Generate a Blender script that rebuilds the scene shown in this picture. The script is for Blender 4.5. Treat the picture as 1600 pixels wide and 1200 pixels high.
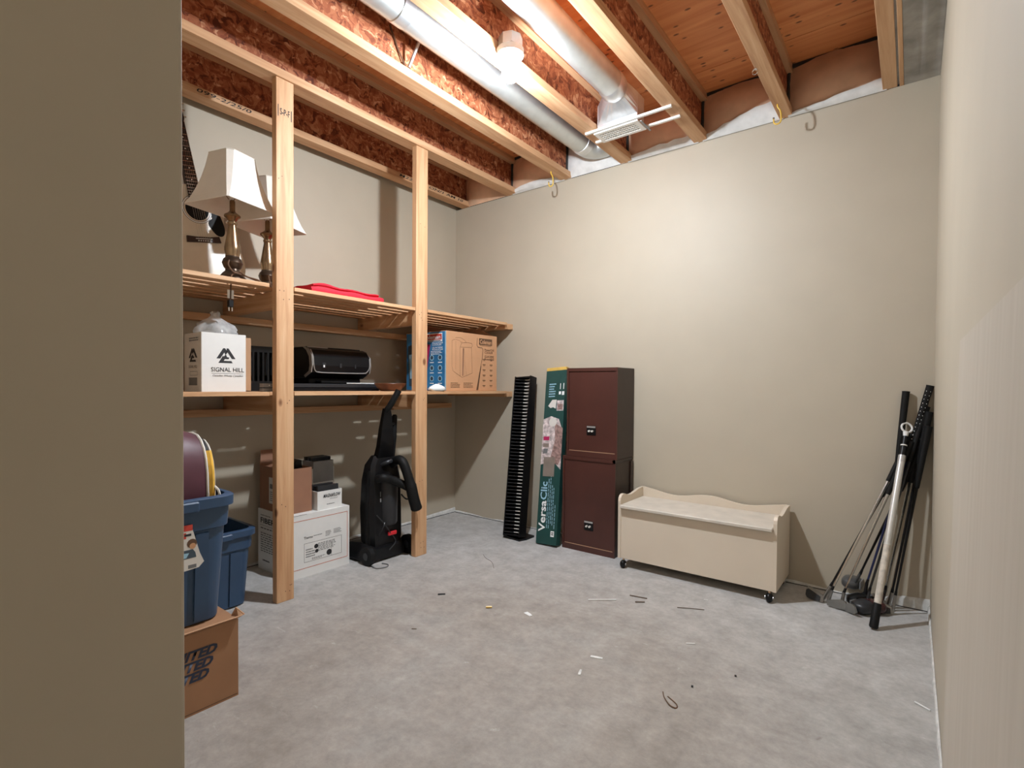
import bpy, bmesh, math, random
from mathutils import Vector, Matrix

# ---------------------------------------------------------------- reset
for o in list(bpy.data.objects):
    bpy.data.objects.remove(o, do_unlink=True)
scene = bpy.context.scene
COL = scene.collection
random.seed(7)
PI = math.pi

# ---------------------------------------------------------------- camera (1600 x 1200 frame)
W_IMG = 1600.0
cd = bpy.data.cameras.new('camera')
cam = bpy.data.objects.new('camera', cd)
COL.objects.link(cam)
CR = Vector((0.790972918, 0.611817951, 0.006374735))
CU = Vector((-0.015310745, 0.009376445, 0.999838819))
CF = Vector((-0.611659565, 0.790943030, -0.016783903))
CPOS = Vector((2.885704632, -2.988646259, 1.003037879))
m = Matrix((CR, CU, -CF)).transposed().to_4x4()
m.translation = CPOS
cam.matrix_world = m
cd.sensor_fit = 'HORIZONTAL'
cd.sensor_width = 36.0
cd.lens = 36.0 * 807.124 / W_IMG
cd.shift_y = 18.26 / W_IMG
cd.clip_start = 0.01
cd.clip_end = 50
scene.camera = cam

# ---------------------------------------------------------------- light, world, exposure
BULB_STRENGTH = 3200.0      # the dome of the LED bulb, which throws most of its light down
BULB_BODY_STRENGTH = 800.0  # its frosted body
HALL_WATTS = 12.0
WORLD = 0.02
EXPOSURE = 0.0

wd = bpy.data.worlds.new('world')
scene.world = wd
wd.use_nodes = True
wd.node_tree.nodes['Background'].inputs[0].default_value = (1.0, 0.96, 0.9, 1)
wd.node_tree.nodes['Background'].inputs[1].default_value = WORLD
vs = scene.view_settings
scene.display_settings.display_device = 'sRGB'
vs.view_transform = 'Standard'
vs.look = 'None'
vs.exposure = EXPOSURE
vs.gamma = 1.0
vs.use_curve_mapping = False

hl = bpy.data.lights.new('hall_ceiling_light', 'AREA')
hl.shape = 'DISK'
hl.size = 0.5
hl.energy = HALL_WATTS
hl.color = (1.0, 0.93, 0.76)
ho = bpy.data.objects.new('hall_ceiling_light', hl)
ho.location = (2.55, -4.3, 2.36)
COL.objects.link(ho)

# ---------------------------------------------------------------- materials
MATS = {}


def _nt(name):
    mt = bpy.data.materials.new(name)
    mt.use_nodes = True
    nt = mt.node_tree
    b = nt.nodes['Principled BSDF']
    MATS[name] = mt
    return mt, nt, b


def N(nt, t, **kw):
    n = nt.nodes.new(t)
    for k, v in kw.items():
        if k in n.inputs:
            n.inputs[k].default_value = v
        else:
            setattr(n, k, v)
    return n


def ramp(nt, src, stops):
    r = nt.nodes.new('ShaderNodeValToRGB')
    els = r.color_ramp.elements
    while len(els) < len(stops):
        els.new(0.5)
    for e, (p, c) in zip(els, stops):
        e.position = p
        e.color = (c[0], c[1], c[2], 1) if len(c) == 3 else c
    nt.links.new(src, r.inputs[0])
    return r


def coords(nt, scale=(1, 1, 1), rot=(0, 0, 0), loc=(0, 0, 0)):
    tc = nt.nodes.new('ShaderNodeTexCoord')
    mp = nt.nodes.new('ShaderNodeMapping')
    mp.inputs['Scale'].default_value = scale
    mp.inputs['Rotation'].default_value = rot
    mp.inputs['Location'].default_value = loc
    nt.links.new(tc.outputs['Object'], mp.inputs[0])
    return mp.outputs[0]


def add_bump(nt, b, src, strength, dist=0.002):
    bp = nt.nodes.new('ShaderNodeBump')
    bp.inputs['Strength'].default_value = strength
    bp.inputs['Distance'].default_value = dist
    nt.links.new(src, bp.inputs['Height'])
    nt.links.new(bp.outputs[0], b.inputs['Normal'])


def mat(name, col, rough=0.6, metal=0.0, var=0.06, scale=18.0, bump=0.0, spec=None, trans=0.0, alpha=None, coat=0.0):
    """Plain procedural material: base colour with a little noise in value."""
    mt, nt, b = _nt(name)
    v = coords(nt)
    nz = N(nt, 'ShaderNodeTexNoise', Scale=scale, Detail=4.0)
    nt.links.new(v, nz.inputs['Vector'])
    lo = tuple(c * (1 - var) for c in col)
    hi = tuple(min(1, c * (1 + var)) for c in col)
    r = ramp(nt, nz.outputs[0], [(0.3, lo), (0.7, hi)])
    nt.links.new(r.outputs[0], b.inputs['Base Color'])
    b.inputs['Roughness'].default_value = rough
    b.inputs['Metallic'].default_value = metal
    if spec is not None:
        b.inputs['Specular IOR Level'].default_value = spec
    if trans:
        b.inputs['Transmission Weight'].default_value = trans
    if alpha is not None:
        b.inputs['Alpha'].default_value = alpha
    if coat:
        b.inputs['Coat Weight'].default_value = coat
    if bump:
        add_bump(nt, b, nz.outputs[0], bump)
    return mt


def wood(name, axis, base, dark, light, rough=0.6, knots=True):
    """Softwood with grain stretched along an axis, and a few knots."""
    mt, nt, b = _nt(name)
    s = [22.0, 22.0, 22.0]
    s[axis] = 1.3
    v = coords(nt, tuple(s))
    nz = N(nt, 'ShaderNodeTexNoise', Scale=1.6, Detail=6.0, Roughness=0.6, Distortion=0.6)
    nt.links.new(v, nz.inputs['Vector'])
    r = ramp(nt, nz.outputs[0], [(0.25, dark), (0.5, base), (0.75, light)])
    out = r.outputs[0]
    if knots:
        ks = [9.0, 9.0, 9.0]
        ks[axis] = 5.0
        v2 = coords(nt, tuple(ks))
        vo = N(nt, 'ShaderNodeTexVoronoi', Scale=1.0)
        nt.links.new(v2, vo.inputs['Vector'])
        kr = ramp(nt, vo.outputs['Distance'], [(0.07, (1, 1, 1)), (0.13, (0, 0, 0))])
        mx = N(nt, 'ShaderNodeMix', data_type='RGBA')
        nt.links.new(kr.outputs[0], mx.inputs['Factor'])
        nt.links.new(out, mx.inputs['A'])
        mx.inputs['B'].default_value = (dark[0] * 0.45, dark[1] * 0.38, dark[2] * 0.35, 1)
        out = mx.outputs['Result']
    nt.links.new(out, b.inputs['Base Color'])
    b.inputs['Roughness'].default_value = rough
    add_bump(nt, b, nz.outputs[0], 0.12, 0.001)
    return mt


def osb_mat():
    mt, nt, b = _nt('osb')
    v = coords(nt, (1, 1, 1))
    nz = N(nt, 'ShaderNodeTexNoise', Scale=11.0, Detail=3.0)
    nt.links.new(v, nz.inputs['Vector'])
    # warp the lookup so that flakes point every which way
    add = N(nt, 'ShaderNodeVectorMath', operation='MULTIPLY_ADD')
    nt.links.new(nz.outputs['Color'], add.inputs[0])
    add.inputs[1].default_value = (0.14, 0.14, 0.14)
    nt.links.new(v, add.inputs[2])
    cols = []
    for rot, sc in (((0.5, 0, 0), (40, 24, 75)), ((-0.6, 0, 0), (40, 70, 26))):
        mp = N(nt, 'ShaderNodeMapping')
        mp.inputs['Rotation'].default_value = rot
        mp.inputs['Scale'].default_value = sc
        nt.links.new(add.outputs[0], mp.inputs[0])
        vo = N(nt, 'ShaderNodeTexVoronoi', Scale=1.0)
        nt.links.new(mp.outputs[0], vo.inputs['Vector'])
        cols.append(vo)
    sep = [N(nt, 'ShaderNodeSeparateColor') for _ in cols]
    for c, s in zip(cols, sep):
        nt.links.new(c.outputs['Color'], s.inputs[0])
    mxv = N(nt, 'ShaderNodeMath', operation='MULTIPLY_ADD')
    nt.links.new(sep[0].outputs[0], mxv.inputs[0])
    mxv.inputs[1].default_value = 0.5
    h = N(nt, 'ShaderNodeMath', operation='MULTIPLY')
    nt.links.new(sep[1].outputs[1], h.inputs[0])
    h.inputs[1].default_value = 0.5
    nt.links.new(h.outputs[0], mxv.inputs[2])
    r = ramp(nt, mxv.outputs[0], [(0.10, (0.11, 0.024, 0.009)), (0.3, (0.27, 0.072, 0.028)), (0.55, (0.40, 0.13, 0.055)), (0.8, (0.54, 0.23, 0.11)), (0.96, (0.72, 0.43, 0.25))])
    nt.links.new(r.outputs[0], b.inputs['Base Color'])
    b.inputs['Roughness'].default_value = 0.62
    add_bump(nt, b, mxv.outputs[0], 0.35, 0.002)
    return mt


def concrete_mat():
    mt, nt, b = _nt('concrete')
    v = coords(nt)
    n1 = N(nt, 'ShaderNodeTexNoise', Scale=1.1, Detail=5.0, Roughness=0.6)
    n2 = N(nt, 'ShaderNodeTexNoise', Scale=9.0, Detail=8.0, Roughness=0.7)
    n3 = N(nt, 'ShaderNodeTexNoise', Scale=38.0, Detail=8.0, Roughness=0.75)
    v4 = coords(nt, (3.0, 7.0, 1.0), (0, 0, 0.5))
    n4 = N(nt, 'ShaderNodeTexNoise', Scale=3.0, Detail=8.0, Roughness=0.75, Distortion=1.2)
    for n in (n1, n2, n3):
        nt.links.new(v, n.inputs['Vector'])
    nt.links.new(v4, n4.inputs['Vector'])
    r1 = ramp(nt, n1.outputs[0], [(0.34, (0.375, 0.36, 0.335)), (0.5, (0.36, 0.325, 0.29)), (0.64, (0.315, 0.277, 0.24))])
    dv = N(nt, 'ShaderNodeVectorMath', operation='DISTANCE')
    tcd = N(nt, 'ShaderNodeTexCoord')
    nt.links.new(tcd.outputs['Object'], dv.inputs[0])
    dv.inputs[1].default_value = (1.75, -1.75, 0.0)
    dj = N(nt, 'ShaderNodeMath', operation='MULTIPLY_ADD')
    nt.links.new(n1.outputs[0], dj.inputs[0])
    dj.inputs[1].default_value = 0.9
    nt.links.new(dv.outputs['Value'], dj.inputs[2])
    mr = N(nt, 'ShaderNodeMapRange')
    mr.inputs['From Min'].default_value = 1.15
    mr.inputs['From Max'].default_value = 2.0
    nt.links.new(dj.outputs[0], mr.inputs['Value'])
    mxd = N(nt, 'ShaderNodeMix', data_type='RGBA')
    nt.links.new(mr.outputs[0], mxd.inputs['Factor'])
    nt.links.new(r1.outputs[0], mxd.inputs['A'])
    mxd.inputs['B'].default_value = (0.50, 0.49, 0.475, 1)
    r2 = ramp(nt, n2.outputs[0], [(0.30, (0.76, 0.75, 0.74)), (0.70, (1.13, 1.13, 1.13))])
    mul = N(nt, 'ShaderNodeMix', data_type='RGBA', blend_type='MULTIPLY')
    mul.inputs['Factor'].default_value = 1.0
    nt.links.new(mxd.outputs['Result'], mul.inputs['A'])
    nt.links.new(r2.outputs[0], mul.inputs['B'])
    r3 = ramp(nt, n3.outputs[0], [(0.3, (0.86, 0.86, 0.86)), (0.7, (1.12, 1.12, 1.12))])
    mul2 = N(nt, 'ShaderNodeMix', data_type='RGBA', blend_type='MULTIPLY')
    mul2.inputs['Factor'].default_value = 1.0
    nt.links.new(mul.outputs['Result'], mul2.inputs['A'])
    nt.links.new(r3.outputs[0], mul2.inputs['B'])
    mul = mul2
    r4 = ramp(nt, n4.outputs[0], [(0.62, (0, 0, 0)), (0.74, (0.6, 0.6, 0.6))])
    mx = N(nt, 'ShaderNodeMix', data_type='RGBA')
    nt.links.new(r4.outputs[0], mx.inputs['Factor'])
    nt.links.new(mul.outputs['Result'], mx.inputs['A'])
    mx.inputs['B'].default_value = (0.66, 0.65, 0.62, 1)
    r5 = ramp(nt, n4.outputs[0], [(0.28, (0.5, 0.5, 0.5)), (0.38, (0, 0, 0))])
    mx2 = N(nt, 'ShaderNodeMix', data_type='RGBA')
    nt.links.new(r5.outputs[0], mx2.inputs['Factor'])
    nt.links.new(mx.outputs['Result'], mx2.inputs['A'])
    mx2.inputs['B'].default_value = (0.2, 0.17, 0.145, 1)
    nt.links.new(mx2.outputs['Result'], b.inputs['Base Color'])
    b.inputs['Roughness'].default_value = 0.72
    add_bump(nt, b, n3.outputs[0], 0.2, 0.002)
    return mt


def ply_mat():
    mt, nt, b = _nt('plywood')
    v = coords(nt, (1.6, 26, 26))
    nz = N(nt, 'ShaderNodeTexNoise', Scale=1.0, Detail=5.0, Distortion=0.8)
    nt.links.new(v, nz.inputs['Vector'])
    r = ramp(nt, nz.outputs[0], [(0.3, (0.70, 0.25, 0.085)), (0.7, (0.86, 0.38, 0.15))])
    v2 = coords(nt, (11, 24, 10))
    vo = N(nt, 'ShaderNodeTexVoronoi', Scale=1.0)
    nt.links.new(v2, vo.inputs['Vector'])
    kr = ramp(nt, vo.outputs['Distance'], [(0.10, (0.9, 0.9, 0.9)), (0.18, (0, 0, 0))])
    mx = N(nt, 'ShaderNodeMix', data_type='RGBA')
    nt.links.new(kr.outputs[0], mx.inputs['Factor'])
    nt.links.new(r.outputs[0], mx.inputs['A'])
    mx.inputs['B'].default_value = (0.16, 0.055, 0.025, 1)
    nt.links.new(mx.outputs['Result'], b.inputs['Base Color'])
    b.inputs['Roughness'].default_value = 0.6
    return mt


def emit_mat(name, col, strength):
    mt, nt, b = _nt(name)
    b.inputs['Base Color'].default_value = (1, 1, 1, 1)
    b.inputs['Emission Color'].default_value = (*col, 1)
    b.inputs['Emission Strength'].default_value = strength
    return mt


M_WALL = mat('wall_paint', (0.49, 0.428, 0.333), 0.55, var=0.025, scale=5, bump=0.03)
M_BOARD = wood('tan_painted_board', 2, (0.53, 0.47, 0.39), (0.50, 0.44, 0.36), (0.56, 0.50, 0.42), knots=False)
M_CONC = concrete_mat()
M_PINEX = wood('pine_along_x', 0, (0.60, 0.345, 0.178), (0.46, 0.225, 0.10), (0.70, 0.455, 0.265))
M_PINEY = wood('pine_along_y', 1, (0.60, 0.345, 0.178), (0.46, 0.225, 0.10), (0.70, 0.455, 0.265))
M_PINEZ = wood('pine_along_z', 2, (0.60, 0.345, 0.178), (0.46, 0.225, 0.10), (0.70, 0.455, 0.265))
M_FLANGE = wood('joist_flange_wood', 1, (0.60, 0.35, 0.185), (0.45, 0.225, 0.105), (0.70, 0.46, 0.27), knots=False)
M_OSB = osb_mat()
M_PLY = ply_mat()
M_KRAFT = mat('brown_insulation_facing', (0.68, 0.44, 0.29), 0.5, var=0.2, scale=6, bump=0.3)
M_POLY = mat('white_poly_sheet', (0.72, 0.72, 0.70), 0.25, var=0.1, scale=20, bump=0.5)
M_GREYPOLY = mat('grey_poly_sheet', (0.34, 0.33, 0.31), 0.22, var=0.3, scale=9, bump=0.5)
M_GAP = mat('dark_gap_and_shade', (0.03, 0.027, 0.024), 0.8)  # seals and floor cracks, plus shade painted atop the joist bays
M_PLASTER = mat('white_plaster', (0.66, 0.65, 0.62), 0.8, var=0.15, scale=30, bump=0.4)
M_GALV = mat('galvanised_steel', (0.72, 0.74, 0.75), 0.34, 0.85, var=0.12, scale=12)
M_GALVM = mat('dull_galvanised_steel', (0.62, 0.64, 0.63), 0.42, 0.8, var=0.08, scale=14)
M_WHITEMET = mat('white_enamel', (0.8, 0.78, 0.73), 0.4, var=0.03)
M_PORC = mat('white_porcelain', (0.88, 0.87, 0.84), 0.25, var=0.01)
M_BULB = emit_mat('lit_bulb_dome', (0.92, 1.0, 1.09), BULB_STRENGTH)
M_BULBB = emit_mat('lit_bulb_body', (0.92, 1.0, 1.09), BULB_BODY_STRENGTH)
M_BLACK = mat('black_plastic', (0.005, 0.005, 0.006), 0.36, spec=0.3, var=0.2)
M_BLACKM = mat('matt_black', (0.006, 0.006, 0.0065), 0.6, spec=0.25, var=0.2)
M_RUBBER = mat('black_rubber', (0.006, 0.006, 0.006), 0.6, spec=0.25, var=0.2)
M_DGREY = mat('dark_grey_plastic', (0.022, 0.023, 0.026), 0.4, var=0.1)
M_GREY = mat('grey_plastic', (0.25, 0.25, 0.25), 0.45, var=0.1)
M_SILVER = mat('silver_plastic', (0.55, 0.54, 0.53), 0.3, 0.6, var=0.05)
M_CHROME = mat('chrome', (0.72, 0.72, 0.70), 0.18, 1.0, var=0.05)
M_BRONZE = mat('antique_bronze', (0.30, 0.20, 0.115), 0.26, 0.85, var=0.3, scale=25)
M_BRONZED = mat('dark_bronze', (0.10, 0.07, 0.05), 0.28, 0.8, var=0.3, scale=25)
M_SHADE = mat('cream_lampshade_fabric', (0.80, 0.755, 0.68), 0.8, var=0.02)
M_RED = mat('red_fabric', (0.62, 0.012, 0.035), 0.75, var=0.12, bump=0.3)
M_REDP = mat('red_plastic', (0.65, 0.02, 0.03), 0.4, var=0.05)
M_CARD = mat('brown_cardboard', (0.46, 0.265, 0.145), 0.75, var=0.06, scale=8)
M_CARDD = mat('dark_brown_cardboard', (0.30, 0.145, 0.085), 0.75, var=0.08, scale=8)
M_CARDO = mat('orange_cardboard', (0.56, 0.30, 0.155), 0.75, var=0.04, scale=8)
M_CARDB = mat('shaded_brown_cardboard', (0.34, 0.175, 0.088), 0.75, var=0.06, scale=8)  # brown cardboard darkened for the weak hall light on the carton
M_HEADG = mat('grey_lacquer', (0.075, 0.075, 0.075), 0.3, var=0.1)
M_IRON = mat('satin_iron', (0.32, 0.31, 0.29), 0.3, 0.9, var=0.1)
M_WCARD = mat('white_cardboard', (0.76, 0.75, 0.72), 0.6, var=0.02)
M_GCARD = mat('greyish_white_cardboard', (0.66, 0.63, 0.58), 0.6, var=0.03)
M_INK = mat('black_ink', (0.02, 0.02, 0.022), 0.6, var=0.05)
M_GREYINK = mat('grey_ink', (0.16, 0.16, 0.16), 0.6, var=0.05)
M_BROWNINK = mat('brown_ink', (0.12, 0.06, 0.03), 0.6, var=0.05)
M_NAVYINK = mat('navy_ink', (0.02, 0.03, 0.06), 0.6, var=0.05)
M_WHITEINK = mat('white_ink', (0.85, 0.85, 0.84), 0.6, var=0.02)
M_REDINK = mat('red_ink', (0.58, 0.06, 0.04), 0.6, var=0.05)
M_ORANGEINK = mat('rust_ink', (0.6, 0.16, 0.07), 0.6, var=0.05)
M_BLUEP = mat('blue_print', (0.035, 0.19, 0.40), 0.4, var=0.3, scale=7)
M_NAVYP = mat('dark_slate_print', (0.05, 0.075, 0.10), 0.4, var=0.1)
M_MAGENTA = mat('magenta_print', (0.42, 0.02, 0.10), 0.4, var=0.1)
M_LBLUE = mat('pale_blue_ink', (0.33, 0.55, 0.68), 0.4, var=0.05)
M_GREENP = mat('dark_teal_print', (0.014, 0.062, 0.055), 0.35, var=0.06)
M_YELLOWP = mat('mustard_print', (0.62, 0.40, 0.09), 0.5, var=0.15)
M_PHOTO = mat('room_photo_print', (0.55, 0.47, 0.46), 0.4, var=0.5, scale=45)
M_PHOTOD = mat('wood_floor_photo_print', (0.30, 0.19, 0.17), 0.4, var=0.5, scale=60)
M_TAUPE = mat('taupe_print', (0.22, 0.18, 0.15), 0.5, var=0.1)
M_BLUE = mat('blue_tote_plastic', (0.03, 0.068, 0.135), 0.42, var=0.06, scale=6)
M_MAROON = mat('maroon_nylon', (0.08, 0.022, 0.034), 0.5, var=0.12, bump=0.2)
M_PIPING = mat('white_piping', (0.72, 0.68, 0.62), 0.6)
M_YELLOW = mat('yellow_fabric', (0.70, 0.40, 0.05), 0.7, var=0.2, scale=30, bump=0.3)
M_CABF = mat('brown_vinyl', (0.068, 0.021, 0.015), 0.42, var=0.12, scale=5)
M_CABS = mat('dark_brown_vinyl', (0.045, 0.027, 0.02), 0.5, var=0.12, scale=9)
M_GOLD = mat('gold_and_glint', (0.62, 0.42, 0.26), 0.4, 0.5)
M_CREAM = mat('cream_painted_wood', (0.70, 0.60, 0.48), 0.45, var=0.03, scale=4)
M_CREAMT = mat('worn_cream_paint', (0.62, 0.56, 0.48), 0.5, var=0.08, scale=14)
M_GUITAR = mat('pale_spruce', (0.74, 0.66, 0.53), 0.3, var=0.04, coat=0.3)
M_EBONY = mat('ebony', (0.022, 0.016, 0.014), 0.4, var=0.2)
M_ROSEW = mat('rosewood', (0.045, 0.022, 0.016), 0.4, var=0.2)
M_BOWL = mat('brown_bowl_wood', (0.16, 0.06, 0.028), 0.45, var=0.25, scale=30)
M_PAPER = mat('white_paper', (0.8, 0.8, 0.78), 0.7, var=0.02)
M_HOOKY = mat('yellow_vinyl', (0.72, 0.46, 0.06), 0.4, var=0.05)
M_CDCASE = mat('pale_grey_plastic', (0.74, 0.71, 0.66), 0.35, var=0.15)
M_BLUESH = mat('blue_graphite', (0.03, 0.04, 0.12), 0.3, 0.4)
M_WOODRED = mat('dark_red_lacquer', (0.06, 0.018, 0.018), 0.25, var=0.1)
M_POLE = mat('scuffed_silver_pole', (0.70, 0.69, 0.66), 0.35, 0.5, var=0.08, scale=30)
M_POLEW = mat('worn_cream_pole', (0.62, 0.56, 0.48), 0.55, var=0.25, scale=40)
M_DUST = mat('dusty_brown', (0.14, 0.10, 0.075), 0.8)
M_BAG = mat('translucent_plastic_film', (0.72, 0.72, 0.71), 0.2, var=0.25, scale=30, alpha=0.5, bump=0.9)


# ---------------------------------------------------------------- mesh building
class MB:
    def __init__(self):
        self.bm = bmesh.new()
        self.mats = []

    def mi(self, mt):
        if mt is None:
            return 0
        if mt not in self.mats:
            self.mats.append(mt)
        return self.mats.index(mt)

    def _tag(self, n0, mt, M=None):
        self.bm.faces.ensure_lookup_table()
        k = self.mi(mt)
        for f in self.bm.faces[n0:]:
            f.material_index = k

    def box(self, a, b, mt=None, bev=0.0, M=None):
        n0 = len(self.bm.faces)
        a, b = Vector(a), Vector(b)
        lo = Vector((min(a[i], b[i]) for i in range(3)))
        hi = Vector((max(a[i], b[i]) for i in range(3)))
        T = Matrix.Translation((lo + hi) / 2) @ Matrix.Diagonal((*(hi - lo), 1))
        r = bmesh.ops.create_cube(self.bm, size=1.0, matrix=T)
        vs_ = r['verts']
        if bev > 0:
            es = list({e for v in vs_ for e in v.link_edges})
            rb = bmesh.ops.bevel(self.bm, geom=es, offset=bev, segments=1, affect='EDGES', profile=0.5)
            vs_ = list({v for f in self.bm.faces[n0 if False else 0:] for v in f.verts} & set(rb['verts'])) or rb['verts']
        self.bm.faces.ensure_lookup_table()
        k = self.mi(mt)
        done = set(vs_)
        for f in self.bm.faces:
            if f.index == -1 or all(v in done for v in f.verts):
                f.material_index = k
        if M is not None:
            bmesh.ops.transform(self.bm, matrix=M, verts=list(done))
        self.bm.faces.index_update()
        return self

    def obox(self, c, ax, ay, az, mt=None, bev=0.0):
        """Box at centre c with full edge vectors ax, ay, az."""
        ax, ay, az = Vector(ax), Vector(ay), Vector(az)
        M = Matrix((ax.normalized(), ay.normalized(), az.normalized())).transposed().to_4x4()
        M.translation = Vector(c)
        h = (ax.length / 2, ay.length / 2, az.length / 2)
        return self.box((-h[0], -h[1], -h[2]), h, mt, bev, M)

    def poly(self, pts, mt=None):
        vs_ = [self.bm.verts.new(p) for p in pts]
        f = self.bm.faces.new(vs_)
        f.material_index = self.mi(mt)
        return self

    def prism(self, pts, d, mt=None):
        """Extrude polygon pts (3-D, planar) by vector d."""
        d = Vector(d)
        k = self.mi(mt)
        A = [self.bm.verts.new(p) for p in pts]
        B = [self.bm.verts.new(Vector(p) + d) for p in pts]
        n = len(A)
        fs = [self.bm.faces.new(A[::-1]), self.bm.faces.new(B)]
        for i in range(n):
            fs.append(self.bm.faces.new((A[i], A[(i + 1) % n], B[(i + 1) % n], B[i])))
        for f in fs:
            f.material_index = k
        return self

    def rings(self, rings, mt=None, cap=True, close=True):
        """Skin a list of vertex rings."""
        k = self.mi(mt)
        R = [[self.bm.verts.new(p) for p in r] for r in rings]
        n = len(R[0])
        for a, b in zip(R, R[1:]):
            rng = range(n) if close else range(n - 1)
            for i in rng:
                j = (i + 1) % n
                self.bm.faces.new((a[i], a[j], b[j], b[i])).material_index = k
        if cap and close:
            self.bm.faces.new(R[0][::-1]).material_index = k
            self.bm.faces.new(R[-1]).material_index = k
        return self

    def tube(self, pts, r, mt=None, seg=8, cap=True):
        """Tube along pts; r a number or a list."""
        pts = [Vector(p) for p in pts]
        rs = r if isinstance(r, (list, tuple)) else [r] * len(pts)
        rings = []
        up = None
        for i, p in enumerate(pts):
            t = (pts[min(i + 1, len(pts) - 1)] - pts[max(i - 1, 0)])
            t.normalize()
            if up is None:
                up = t.orthogonal().normalized()
            else:
                up = (up - t * up.dot(t))
                up = up.normalized() if up.length > 1e-6 else t.orthogonal().normalized()
            s = t.cross(up)
            rings.append([p + (up * math.cos(2 * PI * k / seg) + s * math.sin(2 * PI * k / seg)) * rs[i] for k in range(seg)])
        return self.rings(rings, mt, cap)

    def lathe(self, prof, mt=None, seg=24, c=(0, 0, 0), cap=True):
        """prof = [(z, r)], spun about Z at c."""
        c = Vector(c)
        rings = [[c + Vector((max(r, 1e-4) * math.cos(2 * PI * k / seg), max(r, 1e-4) * math.sin(2 * PI * k / seg), z)) for k in range(seg)] for z, r in prof]
        return self.rings(rings, mt, cap)

    def ellipsoid(self, c, h, mt=None, seg=16, n=10, M=None, power=1.0):
        rings = []
        for i in range(1, n):
            a = -PI / 2 + PI * i / n
            z = math.copysign(abs(math.sin(a)) ** power, math.sin(a))
            rr = abs(math.cos(a)) ** power
            row = []
            for k in range(seg):
                t = 2 * PI * k / seg
                ct, st = math.cos(t), math.sin(t)
                p = Vector((h[0] * rr * math.copysign(abs(ct) ** power, ct), h[1] * rr * math.copysign(abs(st) ** power, st), h[2] * z))
                if M is not None:
                    p = M @ p
                row.append(Vector(c) + p)
            rings.append(row)
        return self.rings(rings, mt, True)

    def build(self, name, mt=None, parent=None, smooth=False, loc=None, angle=35):
        me = bpy.data.meshes.new(name)
        bmesh.ops.recalc_face_normals(self.bm, faces=self.bm.faces[:])
        if smooth:
            for f in self.bm.faces:
                f.smooth = True
            lim = math.radians(angle)
            for e in self.bm.edges:
                if len(e.link_faces) == 2 and e.calc_face_angle(0) > lim:
                    e.smooth = False
        self.bm.to_mesh(me)
        self.bm.free()
        ms = self.mats if self.mats else [mt]
        for q in ms:
            me.materials.append(q if q is not None else mt)
        o = bpy.data.objects.new(name, me)
        COL.objects.link(o)
        if loc is not None:
            o.location = loc
        if parent is not None:
            o.parent = parent
        return o


def tag(o, label=None, cat=None, group=None, kind=None):
    if label:
        o['label'] = label
    if cat:
        o['category'] = cat
    if group:
        o['group'] = group
    if kind:
        o['kind'] = kind
    return o


def thing(name, label, cat, loc=(0, 0, 0), rz=0.0, group=None, M=None):
    o = bpy.data.objects.new(name, None)
    o.empty_display_size = 0.05
    COL.objects.link(o)
    if M is not None:
        o.matrix_world = M
    else:
        o.location = loc
        o.rotation_euler = (0, 0, rz)
    return tag(o, label, cat, group)


def frame(o, right, up):
    """Matrix with local x = right, y = up, z = out of the surface."""
    r = Vector(right).normalized()
    u = Vector(up).normalized()
    n = r.cross(u).normalized()
    M = Matrix((r, u, n)).transposed().to_4x4()
    M.translation = Vector(o)
    return M


def text(body, parent, mt, o, right, up, w, h, shear=0.0, bold=0.0, name='lettering', lift=0.0012):
    """Lettering lying on a surface: lower left corner o, fitted into w x h."""
    cu = bpy.data.curves.new('t', 'FONT')
    cu.body = body
    cu.size = 1.0
    cu.resolution_u = 2
    cu.shear = shear
    cu.offset = bold
    cu.space_line = 0.85
    tmp = bpy.data.objects.new('t', cu)
    COL.objects.link(tmp)
    dg = bpy.context.evaluated_depsgraph_get()
    me = bpy.data.meshes.new_from_object(tmp.evaluated_get(dg))
    bpy.data.objects.remove(tmp, do_unlink=True)
    me.name = name
    xs = [v.co.x for v in me.vertices]
    ys = [v.co.y for v in me.vertices]
    x0, x1, y0, y1 = min(xs), max(xs), min(ys), max(ys)
    r = Vector(right).normalized()
    u = Vector(up).normalized()
    n = r.cross(u).normalized()
    o = Vector(o)
    for v in me.vertices:
        a = (v.co.x - x0) / max(x1 - x0, 1e-6) * w
        b = (v.co.y - y0) / max(y1 - y0, 1e-6) * h
        v.co = o + r * a + u * b + n * lift
    me.materials.clear()
    me.materials.append(mt)
    ob = bpy.data.objects.new(name, me)
    COL.objects.link(ob)
    if parent is not None:
        ob.parent = parent
    return ob


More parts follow.
